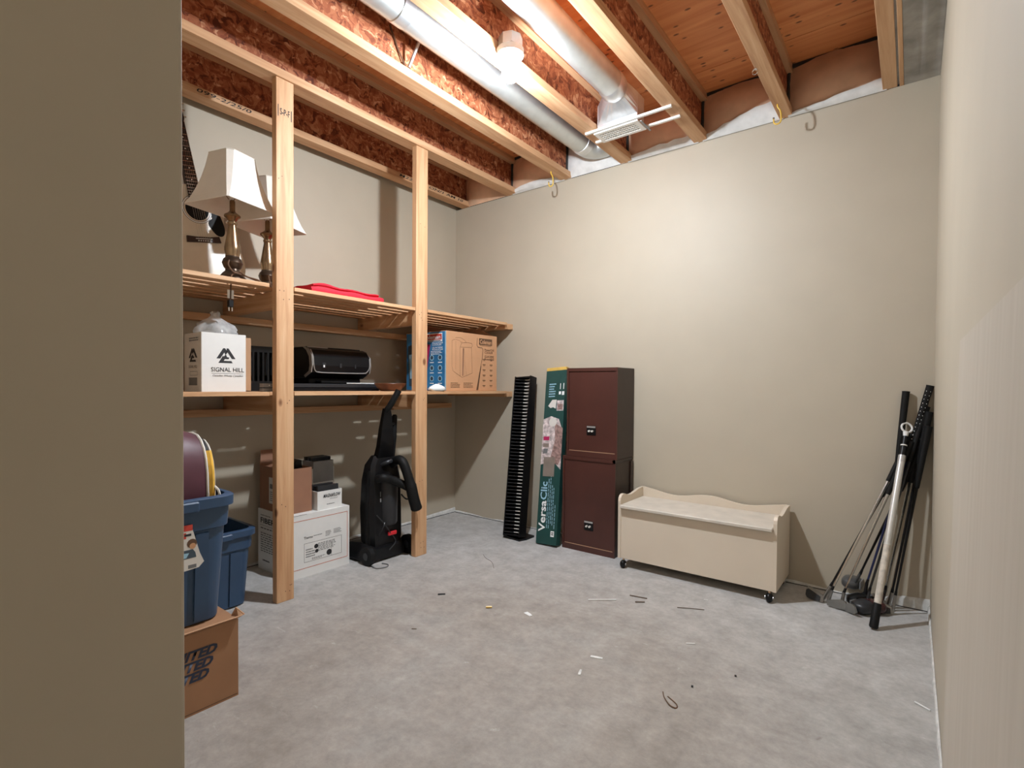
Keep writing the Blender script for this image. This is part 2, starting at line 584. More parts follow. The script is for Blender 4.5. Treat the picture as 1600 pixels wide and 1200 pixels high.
class Decal:
    """Flat print on a surface, drawn in metres from a lower left corner."""

    def __init__(self, o, right, up):
        self.o = Vector(o)
        self.r = Vector(right).normalized()
        self.u = Vector(up).normalized()
        self.n = self.r.cross(self.u).normalized()
        self.mb = MB()

    def P(self, x, y, l):
        return self.o + self.r * x + self.u * y + self.n * l

    def poly(self, pts, mt, lift=0.0006):
        self.mb.poly([self.P(x, y, lift) for x, y in pts], mt)
        return self

    def rect(self, x0, y0, x1, y1, mt, lift=0.0006):
        return self.poly([(x0, y0), (x1, y0), (x1, y1), (x0, y1)], mt, lift)

    def outline(self, x0, y0, x1, y1, t, mt, lift=0.0008):
        self.rect(x0, y0, x1, y0 + t, mt, lift)
        self.rect(x0, y1 - t, x1, y1, mt, lift)
        self.rect(x0, y0 + t, x0 + t, y1 - t, mt, lift)
        self.rect(x1 - t, y0 + t, x1, y1 - t, mt, lift)
        return self

    def line(self, pts, t, mt, lift=0.0008):
        for (x0, y0), (x1, y1) in zip(pts, pts[1:]):
            d = Vector((x1 - x0, y1 - y0))
            if d.length < 1e-6:
                continue
            d.normalize()
            q = Vector((-d.y, d.x)) * t / 2
            self.poly([(x0 + q.x, y0 + q.y), (x0 - q.x, y0 - q.y), (x1 - q.x, y1 - q.y), (x1 + q.x, y1 + q.y)], mt, lift)
        return self

    def disc(self, x, y, r, mt, lift=0.0008, n=14):
        return self.poly([(x + r * math.cos(2 * PI * k / n), y + r * math.sin(2 * PI * k / n)) for k in range(n)], mt, lift)

    def fine(self, x0, y0, x1, y1, rows, mt, fill=0.45):
        """Rows of small unreadable print."""
        h = (y1 - y0) / rows
        for i in range(rows):
            y = y1 - (i + 1) * h
            x = x0
            end = x1 - (x1 - x0) * random.uniform(0, 0.3)
            while x < end:
                w = (x1 - x0) * random.uniform(0.06, 0.16)
                self.rect(x, y, min(x + w, end), y + h * fill, mt, 0.0008)
                x += w + (x1 - x0) * 0.03
        return self

    def build(self, name, parent):
        o = self.mb.build(name, None, parent)
        return o


def bez(pts, n=8):
    """Catmull-Rom through pts."""
    P = [Vector(p) for p in pts]
    out = []
    for i in range(len(P) - 1):
        p0, p1, p2, p3 = P[max(i - 1, 0)], P[i], P[i + 1], P[min(i + 2, len(P) - 1)]
        for k in range(n):
            t = k / n
            out.append(0.5 * ((2 * p1) + (p2 - p0) * t + (2 * p0 - 5 * p1 + 4 * p2 - p3) * t * t + (3 * p1 - p0 - 3 * p2 + p3) * t ** 3))
    out.append(P[-1])
    return out


def rrect(hx, hy, r, z, c=(0, 0), seg=4):
    """Rounded rectangle ring at height z."""
    out = []
    r = min(r, hx * 0.99, hy * 0.99)
    for sx, sy, a0 in ((1, 1, 0), (-1, 1, PI / 2), (-1, -1, PI), (1, -1, 1.5 * PI)):
        for k in range(seg + 1):
            a = a0 + PI / 2 * k / seg
            out.append(Vector((c[0] + sx * (hx - r) + r * math.cos(a), c[1] + sy * (hy - r) + r * math.sin(a), z)))
    return out


# ================================================================= STRUCTURE
H = 2.40
RW = 2.966          # width of the back wall
XJ = 2.20           # jamb of the doorway the camera stands in


def struct(name, mb, mt, parent=None, smooth=False):
    o = mb.build(name, mt, parent, smooth)
    if parent is None:
        o['kind'] = 'structure'
    return o


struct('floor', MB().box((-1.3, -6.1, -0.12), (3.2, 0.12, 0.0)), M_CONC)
struct('wall_left', MB().box((-0.12, -2.74, 0), (0.0, 0.12, 2.65)), M_WALL)
struct('wall_back', MB().box((0.0, 0.0, 0), (RW, 0.12, H)), M_WALL)
struct('wall_right', MB().box((RW, -6.0, 0), (RW + 0.12, 0.12, 2.65)), M_WALL)
# front wall with the doorway; its corner bead is slightly rounded
wf = MB()
ring = [(-0.12, -3.35), (XJ, -3.35), (XJ, -2.745), (XJ - 0.0015, -2.7415), (XJ - 0.005, -2.74), (-0.12, -2.74)]
wf.prism([(x, y, 0) for x, y in ring], (0, 0, 2.40))
wf.box((XJ, -3.35, 2.08), (RW, -2.74, 2.40))
struct('wall_front', wf, M_WALL)
struct('wall_hall', MB().box((-1.3, -6.1, 0), (RW, -6.0, 2.5)), M_WALL)
struct('wall_hall_end', MB().box((-1.3, -6.0, 0), (-1.2, -3.35, 2.5)), M_WALL)

# ceiling: subfloor panels, I-joists with flanges, insulation between the joist ends
ceil = struct('ceiling', MB().box((-0.12, -3.35, 2.672), (RW + 0.12, 0.12, 2.70)), M_PLY)
struct('ceiling_hall', MB().box((-1.3, -6.1, 2.40), (RW + 0.12, -3.35, 2.5)), M_WHITEMET)
for y0, y1 in ((-3.35, -2.645), (-2.641, -1.445), (-1.441, -0.245), (-0.241, 0.1)):
    MB().box((-0.12, y0, 2.65), (RW + 0.1, y1, 2.671), None, 0.001).build('subfloor_panel', M_PLY, ceil)

JOISTS = [(0.11, 0.08), (0.565, 0.085), (1.03, 0.08), (1.466, 0.078), (1.92, 0.075), (2.352, 0.06), (2.785, 0.055)]
joists = []
for i, (xc, wdt) in enumerate(JOISTS):
    web = MB().box((xc - 0.005, -3.3, 2.43), (xc + 0.005, -0.004, 2.62)).build('joist', M_OSB, ceil)
    joists.append(web)
    for z0, z1, nm in ((2.40, 2.438, 'bottom_flange'), (2.612, 2.65, 'top_flange')):
        MB().box((xc - wdt / 2, -3.3, z0), (xc + wdt / 2, -0.002, z1), None, 0.0015).build('flange', M_FLANGE, web)

# printed marks on the flange of the first joist and the ones seen on the web
j0 = joists[0]
xs = 0.15
text('CHYRR', j0, M_INK, (xs, -2.20, 2.412), (0, 1, 0), (0, 0, 1), 0.20, 0.019, 0.2, 0.012)
text('099-2/25/0', j0, M_INK, (xs, -1.94, 2.412), (0, 1, 0), (0, 0, 1), 0.26, 0.019, 0.2, 0.01)
text('A1', j0, M_INK, (xs, -1.56, 2.412), (0, 1, 0), (0, 0, 1), 0.07, 0.018, 0.2, 0.01)
text('M22 MSL ON/1 AM 10', j0, M_INK, (xs, -0.70, 2.412), (0, 1, 0), (0, 0, 1), 0.62, 0.018, 0.2, 0.012)

# insulation in the joist bays at the back wall: brown facing above, a crumpled white sheet below
edges = [(JOISTS[i][0] + 0.012, JOISTS[i + 1][0] - 0.012) for i in range(6)]
for bi, (x0, x1) in enumerate(edges):
    nx, nz = 10, 7
    rows = []
    for a in range(nz + 1):
        t = a / nz
        row = []
        for b_ in range(nx + 1):
            s = b_ / nx
            bul = 0.055 * math.sin(PI * s) ** 0.6 * math.sin(PI * 0.90 * t) + 0.008
            row.append((x0 + (x1 - x0) * s, -0.0015 - bul - random.uniform(0, 0.005) * (t > 0), 2.399 + t * 0.239 + 0.01 * math.sin(PI * s) * t))
        rows.append(row)
    MB().rings(rows, None, cap=False, close=False).build('insulation', M_KRAFT if bi != 2 else M_POLY, ceil, True)
    if bi in (1, 3, 4, 5):
        rows = []
        for a in range(4):
            t = a / 3
            row = []
            for b_ in range(nx + 1):
                s = b_ / nx
                if bi == 1:
                    hgt = 0.020 + 0.016 * math.sin(PI * s)
                elif bi == 3:
                    hgt = 0.022 + 0.02 * s
                elif bi == 4:
                    hgt = 0.014 + 0.085 * s
                else:
                    hgt = 0.008 + 0.045 * s ** 1.5
                hgt += random.uniform(-0.004, 0.004)
                bul = 0.055 * math.sin(PI * s) ** 0.6 * math.sin(PI * 0.90 * t * hgt / 0.24) + 0.010 * (t > 0) + 0.004 * t
                row.append((x0 + (x1 - x0) * s, -0.0075 - bul - random.uniform(0, 0.006) * (t > 0), 2.3965 + t * (hgt + 0.002)))
            rows.append(row)
        MB().rings(rows, None, cap=False, close=False).build('vapour_barrier', M_POLY, ceil, True)
    # dark strip painted in for the shade at the top of the bay
    MB().box((x0, -0.03, 2.634), (x1, -0.002, 2.649)).build('seal_and_shade', M_GAP, ceil)
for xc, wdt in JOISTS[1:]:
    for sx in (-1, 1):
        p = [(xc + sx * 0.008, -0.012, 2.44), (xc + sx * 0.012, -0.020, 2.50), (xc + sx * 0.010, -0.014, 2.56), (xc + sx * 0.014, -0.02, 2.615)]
        MB().tube(p, 0.009, None, 6).build('seal_and_shade', M_GAP, ceil)
# the last bay is closed by a grey sheet
rows = []
for a in range(9):
    t = a / 8
    rows.append([(2.838 + 0.127 * s / 8, -2.70 + 2.6995 * t, 2.3995 + random.uniform(0, 0.008) * (0 < t < 1)) for s in range(9)])
MB().rings(rows, None, cap=False, close=False).build('vapour_barrier', M_GREYPOLY, ceil, True)
MB().box((2.821, -2.7, 2.3985), (2.837, -0.001, 2.409), None, 0.001).build('nailer_strip', M_FLANGE, ceil)
MB().box((2.79, -2.7, 2.41), (RW, -0.001, 2.425)).build('blocking_board', M_GREYPOLY, ceil)

# rough white plaster left at the foot of the walls
def foot(name, p0, p1, nrm, n, hfun):
    p0, p1, nrm = Vector(p0), Vector(p1), Vector(nrm)
    mb = MB()
    rows = [[], [], []]
    for i in range(n + 1):
        t = i / n
        p = p0.lerp(p1, t)
        h = hfun(t) + random.uniform(-0.003, 0.003)
        d = 0.004 + random.uniform(0, 0.004)
        rows[0].append(p + nrm * (d + 0.002) + Vector((0, 0, 0.0005)))
        rows[1].append(p + nrm * d + Vector((0, 0, max(0.004, h * 0.8))))
        rows[2].append(p + nrm * 0.0008 + Vector((0, 0, max(0.005, h))))
    mb.rings(rows, None, cap=False, close=False)
    return struct(name, mb, M_PLASTER, None, True)


foot('trim_1', (0, -2.7, 0), (0, 0, 0), (1, 0, 0), 40, lambda t: 0.018 + 0.02 * max(0, (t - 0.85) / 0.15))
foot('trim_2', (0, 0, 0), (RW, 0, 0), (0, -1, 0), 60, lambda t: 0.010 + 0.006 * math.sin(40 * t) if t < 0.90 else 0.012 + 0.042 * max(0, min(1, (t - 0.93) / 0.04)))
foot('trim_3', (RW, 0, 0), (RW, -2.6, 0), (-1, 0, 0), 40, lambda t: 0.012 if t > 0.06 else 0.03)
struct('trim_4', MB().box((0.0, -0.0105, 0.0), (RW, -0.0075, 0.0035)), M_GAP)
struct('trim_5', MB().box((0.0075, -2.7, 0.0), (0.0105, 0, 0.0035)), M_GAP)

# ================================================================= WOODEN SHELVING
sh = thing('slatted_shelving', 'two-tier slatted pine shelving on two floor-to-joist studs along the left wall', 'shelving', (0, 0, 0))
POST = [(-1.784, -1.700), (-0.947, -0.858)]
for k, (y0, y1) in enumerate(POST):
    po = MB().box((0.560, y0, 0.0), (0.598, y1, 2.40), None, 0.002).build('post', M_PINEZ, sh)
    if k == 0:
        d = Decal((0.598, y0, 2.22), (0, 1, 0), (0, 0, 1))
        d.rect(0.008, 0.005, 0.011, 0.058, M_INK)
        d.rect(0.070, 0.0, 0.074, 0.05, M_INK)
        tag(d.build('grade_stamp', po), kind='stuff')
        text('S-P-F', po, M_INK, (0.598, y0 + 0.018, 2.235), (0, 1, 0), (0, 0, 1), 0.046, 0.03, 0.0, 0.01)
    nd = Decal((0.598, y0, 0.0), (0, 1, 0), (0, 0, 1))
    for zz in (0.05, 0.075, 0.45, 0.93, 1.40, 1.43, 1.95):
        for _ in range(2):
            nd.disc(random.uniform(0.01, 0.075), zz + random.uniform(-0.01, 0.01), 0.0026, M_BROWNINK, n=6)
    tag(nd.build('nail_heads', po), kind='stuff')
UPPER = [(0.534, 0.598), (0.442, 0.506), (0.350, 0.414), (0.258, 0.322), (0.166, 0.230), (0.078, 0.142), (0.004, 0.054)]
LOWER = [(0.500, 0.598), (0.400, 0.452), (0.302, 0.357), (0.215, 0.278), (0.128, 0.192), (0.042, 0.104)]
for zt, SLX in ((1.462, UPPER), (0.974, LOWER)):
    zb = zt - 0.018
    for i, (x0, x1) in enumerate(SLX):
        if i == 0:
            segs = [(-2.72, -1.815), (-1.697, -0.951), (-0.854, -0.093)]
        else:
            segs = [(-2.72, -1.744), (-1.740, -0.093)]
        for y0, y1 in segs:
            MB().box((x0, y0, zb), (x1, y1, zt), None, 0.001).build('slat', M_PINEY, sh)
    for y in (-2.62, -1.742, -0.903):
        MB().box((0.004, y - 0.019, zb - 0.078), (0.559, y + 0.019, zb - 0.0005), None, 0.001).build('bearer', M_PINEX, sh)
    MB().box((0.001, -2.72, zb - 0.115), (0.06, -0.10, zb - 0.0785), None, 0.001).build('ledger', M_PINEY, sh)
    MB().box((0.004, -0.090, zt - 0.042), (0.580, -0.002, zt - 0.003), None, 0.001).build('cleat', M_PINEX, sh)

# ================================================================= CEILING LAMP
cl = thing('ceiling_lamp', 'lit bare bulb in a white porcelain holder between the joists', 'lamp', (1.552, -1.29, 2.36))
MB().lathe([(0.0, 0.034), (0.004, 0.046), (0.012, 0.055), (0.034, 0.057), (0.040, 0.050)], M_PORC, 24).build('lamp_holder', None, cl, True)
MB().lathe([(-0.014, 0.021), (0.0, 0.024), (0.006, 0.026)], M_PORC, 20).build('socket_collar', None, cl, True)
bl = MB().lathe([(-0.074, 0.0360), (-0.060, 0.0352), (-0.046, 0.0315), (-0.030, 0.022), (-0.015, 0.015), (-0.006, 0.0140)], M_BULBB, 20, cap=False).build('bulb', None, cl, True)
MB().lathe([(-0.0925, 0.001), (-0.0913, 0.012), (-0.0866, 0.0252), (-0.080, 0.033), (-0.074, 0.0360)], M_BULB, 20, cap=False).build('bulb_dome', None, bl, True)
MB().lathe([(0.0405, 0.046), (0.042, 0.05), (0.085, 0.05), (0.086, 0.046)], M_GALVM, 8).build('junction_box', None, cl)
MB().box((-0.046, -0.014, 0.05), (-0.038, 0.014, 0.078), M_GALVM).build('bracket', None, cl)

# ================================================================= DUCTS
dt = thing('long_duct', 'round galvanised duct running to the wall beside the lit bulb', 'duct', (1.255, 0, 2.512))
mb = MB()
prof = []
DR = 0.066
mb.tube([(0, -3.2, 0.0), (0, -2.0, 0), (0, -1.2, 0), (0, -0.20, 0)], DR, M_GALVM, 24)
mb.build('pipe', None, dt, True)
for yy in (-0.19, -1.62):
    MB().tube([(0, yy - 0.03, 0), (0, yy - 0.028, 0), (0, yy + 0.028, 0), (0, yy + 0.03, 0)], [DR, DR + 0.003, DR + 0.003, DR], M_GALV, 24).build('joint_band', None, dt, True)
MB().tube(bez([(0, -0.17, 0), (0.01, -0.125, -0.004), (0.05, -0.085, -0.004), (0.12, -0.07, 0.0)], 4), [DR + 0.001] * 13, M_GALVM, 20).build('elbow', None, dt, True)
MB().box((-0.004, -2.9, DR), (0.004, -0.22, DR + 0.004), M_GALV).build('seam', None, dt)

dt = thing('short_duct', 'round duct ending in a flared boot with a white floor-style register', 'duct', (1.665, 0, 2.525))
MB().tube([(0, -3.2, 0.012), (0, -0.60, 0.008)], 0.066, M_GALVM, 24).build('pipe', None, dt, True)
MB().tube([(0, -0.63, 0.008), (0, -0.615, 0.008), (0, -0.575, 0.0), (0, -0.555, -0.002)], [0.066, 0.070, 0.070, 0.062], M_GALV, 24).build('joint_band', None, dt, True)
# boot: round to rectangle, then down to the register
rA, rB, rC = [], [], []
ns = 24
xa, xb = 1.512 - 1.665, 1.744 - 1.665
for k in range(ns):
    a = 2 * PI * k / ns
    rA.append(Vector((0.062 * math.cos(a), -0.56, 0.062 * math.sin(a))))
    ca, sa = math.cos(a), math.sin(a)
    q = max(abs(ca), abs(sa))
    rB.append(Vector(((xa + xb) / 2 + (xb - xa) / 2 * ca / q, -0.465, -0.048 + 0.055 * sa / q)))
mb = MB()
mb.rings([rA, rB], M_GALV, cap=False)
mb.box((xa, -0.470, -0.146), (xb, -0.385, 0.008), M_GALV, 0.002)
mb.build('boot', None, dt)
rg = MB()
rx0, rx1, ry0, ry1, rz = 1.502 - 1.665, 1.754 - 1.665, -0.490, -0.374, 2.372 - 2.525
rg.box((rx0, ry0, rz), (rx1, ry0 + 0.02, rz + 0.006))
rg.box((rx0, ry1 - 0.02, rz), (rx1, ry1, rz + 0.006))
rg.box((rx0, ry0 + 0.02, rz), (rx0 + 0.02, ry1 - 0.02, rz + 0.006))
rg.box((rx1 - 0.02, ry0 + 0.02, rz), (rx1, ry1 - 0.02, rz + 0.006))
grl = rg.build('register_frame', M_WHITEMET, dt)
fin = MB()
for k in range(15):
    xx = rx0 + 0.024 + k * (rx1 - rx0 - 0.048) / 14
    fin.box((xx - 0.0026, ry0 + 0.02, rz + 0.001), (xx + 0.0026, ry1 - 0.02, rz + 0.006))
for k in range(3):
    yy = ry0 + 0.02 + (k + 1) * (ry1 - ry0 - 0.04) / 4
    fin.box((rx0 + 0.02, yy - 0.003, rz + 0.0008), (rx1 - 0.02, yy + 0.003, rz + 0.005))
tag(fin.build('register_grille', M_WHITEMET, grl), kind='stuff')
MB().box((rx0 + 0.018, ry0 + 0.018, rz + 0.010), (rx1 - 0.018, ry1 - 0.018, rz + 0.012)).build('damper_shade', M_BROWNINK, grl)  # plate coloured dark to put shade into the grille slots
for yy in (-0.482, -0.362):
    MB().box((1.447 - 1.665, yy - 0.008, 2.388 - 2.525), (1.930 - 1.665, yy + 0.008, 2.3995 - 2.525), None, 0.001).build('hanger_rail', M_WHITEMET, dt)
MB().box((rx1 + 0.004, -0.47, rz + 0.002), (rx1 + 0.014, -0.345, rz + 0.006)).build('hanger_clip', M_GREY, dt)

# joist brace: a galvanised strap climbing from one flange to the next, with a dark cable beside it
tag(MB().tube([(1.064, -1.411, 2.446), (1.10, -1.40, 2.52), (1.145, -1.392, 2.60), (1.17, -1.385, 2.646)], 0.0075, M_GALV, 8).build('metal_conduit', None, None, True), 'slim galvanised conduit climbing from a joist flange to the subfloor', 'conduit')
tag(MB().tube([(1.04, -1.50, 2.60), (1.042, -1.46, 2.52), (1.05, -1.42, 2.452)], 0.004, M_BROWNINK, 6).build('dark_cable', None, None, True), 'thin dark cable running down the joist web to the conduit', 'cable')

# hooks screwed into the joists
def hook(name, label, loc, lean):
    t = thing(name, label, 'hook', loc)
    pts = [(0, 0, 0.005), (0, 0, -0.012), (lean * 0.012, 0, -0.035), (lean * 0.016, 0, -0.062)]
    c = Vector((0, 0, -0.076))
    pts2 = [(0.016 * lean * math.cos(a) , 0, -0.080 - 0.016 * math.sin(a)) for a in [i * PI / 7 for i in range(8)]] + [(-0.017 * lean, 0, -0.068)]
    MB().tube(bez(pts + pts2, 4), 0.0036, M_HOOKY, 8).build('hook_rod', None, t, True)
    MB().tube([(-0.017 * lean, 0, -0.068), (-0.0172 * lean, 0, -0.060)], 0.0042, M_DUST, 8).build('tip', None, t, True)
    return t


hook('utility_hook', 'yellow coated hook under the joist just above the black disc rack', (1.017, -0.174, 2.40), 1)
hook('utility_hook', 'yellow coated hook under the joist high above the golf clubs', (2.344, -0.17, 2.40), 1)
t = thing('screw_eye', 'small chrome cup hook on the joist edge above the yellow hook', 'hook', (2.326, -0.552, 2.40))
MB().tube([(0, 0, 0.004), (0, 0, -0.008)], 0.0022, M_CHROME, 6).build('screw', None, t)
MB().tube([(0.011 * math.cos(a), 0, -0.019 + 0.011 * math.sin(a)) for a in [PI / 2 + i * 2 * PI / 14 for i in range(13)]], 0.0026, M_CHROME, 6).build('eye', None, t, True)
MB().lathe([(-0.011, 0.003), (-0.009, 0.008), (-0.006, 0.006)], M_CHROME, 10).build('cup', None, t)

# ================================================================= TABLE LAMPS AND GUITAR (upper shelf)
PROF = [(0, .058), (.010, .062), (.022, .060), (.034, .050), (.046, .042), (.058, .030), (.066, .029), (.074, .036), (.094, .043), (.110, .038), (.119, .029), (.124, .029), (.130, .029), (.150, .0335), (.165, .033), (.20, .027), (.24, .0205), (.264, .0165), (.270, .020), (.277, .020), (.282, .016), (.294, .024), (.302, .034), (.309, .034), (.318, .022), (.326, .013), (.332, .0115), (.372, .0115), (.378, .008)]


def table_lamp(label, loc, rz, cord_pts):
    t = thing('table_lamp', label, 'lamp', loc, rz)
    lo = [p for p in PROF if p[0] <= .125]
    hi = [p for p in PROF if p[0] >= .124]
    MB().lathe(lo, M_BRONZED, 28).build('lamp_foot', None, t, True)
    MB().lathe(hi, M_BRONZE, 28).build('lamp_stem', None, t, True)
    secs = [(.338, .134, .007), (.37, .120, .010), (.41, .107, .014), (.46, .094, .017), (.51, .084, .019), (.572, .075, .021)]
    out, inn = [], []
    for z, h, c in secs:
        for lst, d in ((out, 0), (inn, .003)):
            hh = h - d
            lst.append([Vector(p) for p in ((hh, -hh + c, z), (hh, hh - c, z), (hh - c, hh, z), (-hh + c, hh, z), (-hh, hh - c, z), (-hh, -hh + c, z), (-hh + c, -hh, z), (hh - c, -hh, z))])
    mb = MB()
    mb.rings(out + inn[::-1] + [out[0]], M_SHADE, cap=False)
    shd = mb.build('lamp_shade', None, t)
    for s in (secs[0], secs[-1]):
        z, h, c = s
        pts = [(h, -h + c, z), (h, h - c, z), (h - c, h, z), (-h + c, h, z), (-h, h - c, z), (-h, -h + c, z), (-h + c, -h, z), (h - c, -h, z), (h, -h + c, z)]
        MB().tube(pts, 0.0022, M_SHADE, 6).build('shade_trim', None, shd, True)
    # harp, spider and finial
    hp = [(0.0, 0, .372), (.035, 0, .40), (.048, 0, .46), (.035, 0, .53), (0, 0, .563), (-.035, 0, .53), (-.048, 0, .46), (-.035, 0, .40), (0, 0, .372)]
    MB().tube(bez(hp, 4), 0.0018, M_BRONZE, 6).build('harp', None, t, True)
    mb = MB()
    mb.tube([(-.073, 0, .570), (.073, 0, .570)], .0016, M_BRONZE, 6)
    mb.tube([(0, -.073, .570), (0, .073, .570)], .0016, M_BRONZE, 6)
    mb.build('spider', None, shd)
    MB().lathe([(.563, .005), (.576, .009), (.586, .007), (.592, .002)], M_BRONZE, 12).build('finial', None, t, True)
    MB().lathe([(.378, .012), (.392, .0135), (.412, .019), (.438, .029), (.462, .030), (.478, .021), (.486, .004)], M_PORC, 16).build('light_bulb', None, t, True)
    co = MB().tube(bez(cord_pts, 6), .0034, M_BROWNINK, 7).build('cord', None, t, True)
    return t, co


L1 = Vector((.44, -1.905, 1.462))
RZ1 = math.radians(16)
inv = Matrix.Rotation(-RZ1, 3, 'Z')


def l1(p):
    return inv @ (Vector(p) - L1)


cp = [(.475, -1.935, 1.56), (.49, -1.945, 1.535), (.505, -1.93, 1.505), (.50, -1.885, 1.498), (.52, -1.845, 1.482), (.535, -1.825, 1.472), (.545, -1.84, 1.478), (.52, -1.88, 1.49), (.49, -1.90, 1.51), (.50, -1.935, 1.49), (.52, -1.945, 1.466), (.52, -1.948, 1.44), (.52, -1.95, 1.385), (.52, -1.952, 1.372)]
lamp1, cord1 = table_lamp('bronze table lamp with square cream shade, in front of the guitar', L1, RZ1, [l1(p) for p in cp])
for nm, mt, a, b in (('cord_tag', M_PAPER, (.517, -1.962, 1.383), (.521, -1.936, 1.42)), ('plug', M_BLACK, (.51, -1.96, 1.345), (.53, -1.940, 1.376))):
    mb = MB()
    mb.box(a, b, mt, 0.002 if nm == 'plug' else 0)
    bmesh.ops.transform(mb.bm, matrix=inv.to_4x4() @ Matrix.Translation(-L1), verts=mb.bm.verts[:])
    mb.build(nm, None, cord1)
mb = MB()
for yy in (-1.957, -1.944):
    mb.box((.518, yy - .0012, 1.328), (.522, yy + .0022, 1.345), M_CHROME)
bmesh.ops.transform(mb.bm, matrix=inv.to_4x4() @ Matrix.Translation(-L1), verts=mb.bm.verts[:])
mb.build('plug_prongs', None, cord1)

L2 = Vector((.285, -1.665, 1.462))
RZ2 = math.radians(24)
table_lamp('bronze table lamp with square cream shade, half hidden behind a wooden stud', L2, RZ2, [(.03, -.03, .09), (.05, -.05, .07), (.055, -.045, .04), (.05, -.01, .01), (.07, .03, .004), (.05, .07, .004)])

# guitar: local x across, y up the neck, z out of the top
gup = Vector((-0.055, -0.172, 0.98)).normalized()
gac = Vector((0, 0.985, 0.172))
gac = (gac - gup * gac.dot(gup)).normalized()
gt = thing('acoustic_guitar', 'pale-topped acoustic guitar leaning on the wall behind the table lamp', 'guitar', M=frame((.062, -1.862, 1.463), gac, gup))
half = [(0.0, 0.002), (0.07, 0.0), (.125, .018), (.165, .07), (.178, .135), (.168, .195), (.138, .25), (.115, .30), (.113, .335), (.126, .385), (.134, .43), (.122, .475), (.08, .503), (0.0, .512)]
outl = half + [(-x, y) for x, y in half[-2:0:-1]]
outl = [p for p in outl]
cv = bez([(x, y, 0) for x, y in outl + [outl[0]]], 3)[:-1]
mb = MB()
mb.prism([(p.x, p.y, 0.0) for p in cv], (0, 0, .083), M_ROSEW)
mb.build('body', None, gt)
mb = MB()
mb.prism([(p.x, p.y, .0832) for p in cv], (0, 0, .003), M_GUITAR)
top = mb.build('soundboard', None, gt)
MB().prism([(.052 * math.cos(a), .395 + .052 * math.sin(a), .0865) for a in [2 * PI * k / 28 for k in range(28)]], (0, 0, .0006), M_BLACKM).build('soundhole', None, top)
rw = MB()
for r0, r1, mt_ in ((.053, .058, M_GUITAR), (.058, .060, M_EBONY), (.060, .066, M_PAPER), (.066, .068, M_EBONY)):
    for k in range(28):
        a, b = 2 * PI * k / 28, 2 * PI * (k + 1) / 28
        rw.poly([(r0 * math.cos(a), .395 + r0 * math.sin(a), .0872), (r1 * math.cos(a), .395 + r1 * math.sin(a), .0872), (r1 * math.cos(b), .395 + r1 * math.sin(b), .0872), (r0 * math.cos(b), .395 + r0 * math.sin(b), .0872)], mt_)
rw.build('rosette', None, top)
pgd = bez([(.060, .355, 0), (.066, .40, 0), (.090, .405, 0), (.104, .36, 0), (.112, .305, 0), (.098, .272, 0), (.068, .275, 0), (.042, .315, 0), (.042, .340, 0), (.060, .355, 0)], 4)[:-1]
MB().prism([(p.x, p.y, .0866) for p in pgd], (0, 0, .0016), M_BLACKM).build('pickguard', None, top)
br = MB()
br.prism([(-.078, .236, .0866), (.078, .236, .0866), (.074, .266, .0866), (.03, .262, .0866), (-.03, .262, .0866), (-.074, .266, .0866)], (0, 0, .009), M_ROSEW)
brg = br.build('bridge', None, gt)
MB().box((-.038, .251, .0956), (.038, .2535, .100), M_PAPER).build('saddle', None, brg)
pins = MB()
for k in range(6):
    pins.lathe([(0.0956, .0032), (.099, .0026)], M_PAPER, 6, (-.026 + .0104 * k, .243, 0))
pins.build('bridge_pin', None, brg)
nk = MB()
nk.prism([(-.027, .45, .066), (.027, .45, .066), (.0215, .805, .066), (-.0215, .805, .066)], (0, 0, .022), M_ROSEW)
neck = nk.build('neck', None, gt)
fb = MB()
fb.prism([(-.0285, .445, .0885), (.0285, .445, .0885), (.022, .805, .0885), (-.022, .805, .0885)], (0, 0, .006), M_EBONY)
fbo = fb.build('fretboard', None, gt)
scale_len = .56
for k in range(1, 20):
    y = .805 - scale_len * (1 - 2 ** (-k / 12))
    if y < .452:
        continue
    wy = .022 + (.805 - y) / .36 * .0065
    MB().box((-wy, y - .0009, .0945), (wy, y + .0009, .0958), M_CHROME).build('fret', None, fbo)
inl = MB()
for k in (3, 5, 7, 9, 12):
    y = .805 - scale_len * (1 - (2 ** (-(k - 1) / 12) + 2 ** (-k / 12)) / 2)
    inl.lathe([(.0946, .003), (.0949, .003)], M_PAPER, 8, (0, y, 0))
inl.build('fret_marker', None, fbo)
hd = MB()
hd.prism([(-.024, .805, .064), (.024, .805, .064), (.034, .83, .06), (.032, .925, .05), (-.032, .925, .05), (-.034, .83, .06)], (0, 0, .015), M_EBONY)
hdo = hd.build('headstock', None, gt)
for k in range(3):
    for sx in (-1, 1):
        MB().tube([(sx * .022, .842 + .03 * k, .066), (sx * .048, .842 + .03 * k, .062)], .004, M_CHROME, 6).build('tuning_peg', None, hdo)
for k in range(6):
    x0, x1 = -.026 + .0104 * k, -.018 + .0072 * k
    MB().tube([(x0, .246, .1), (x0, .252, .1005), (x1, .805, .0975)], .0005, M_CHROME, 4).build('string', None, gt)

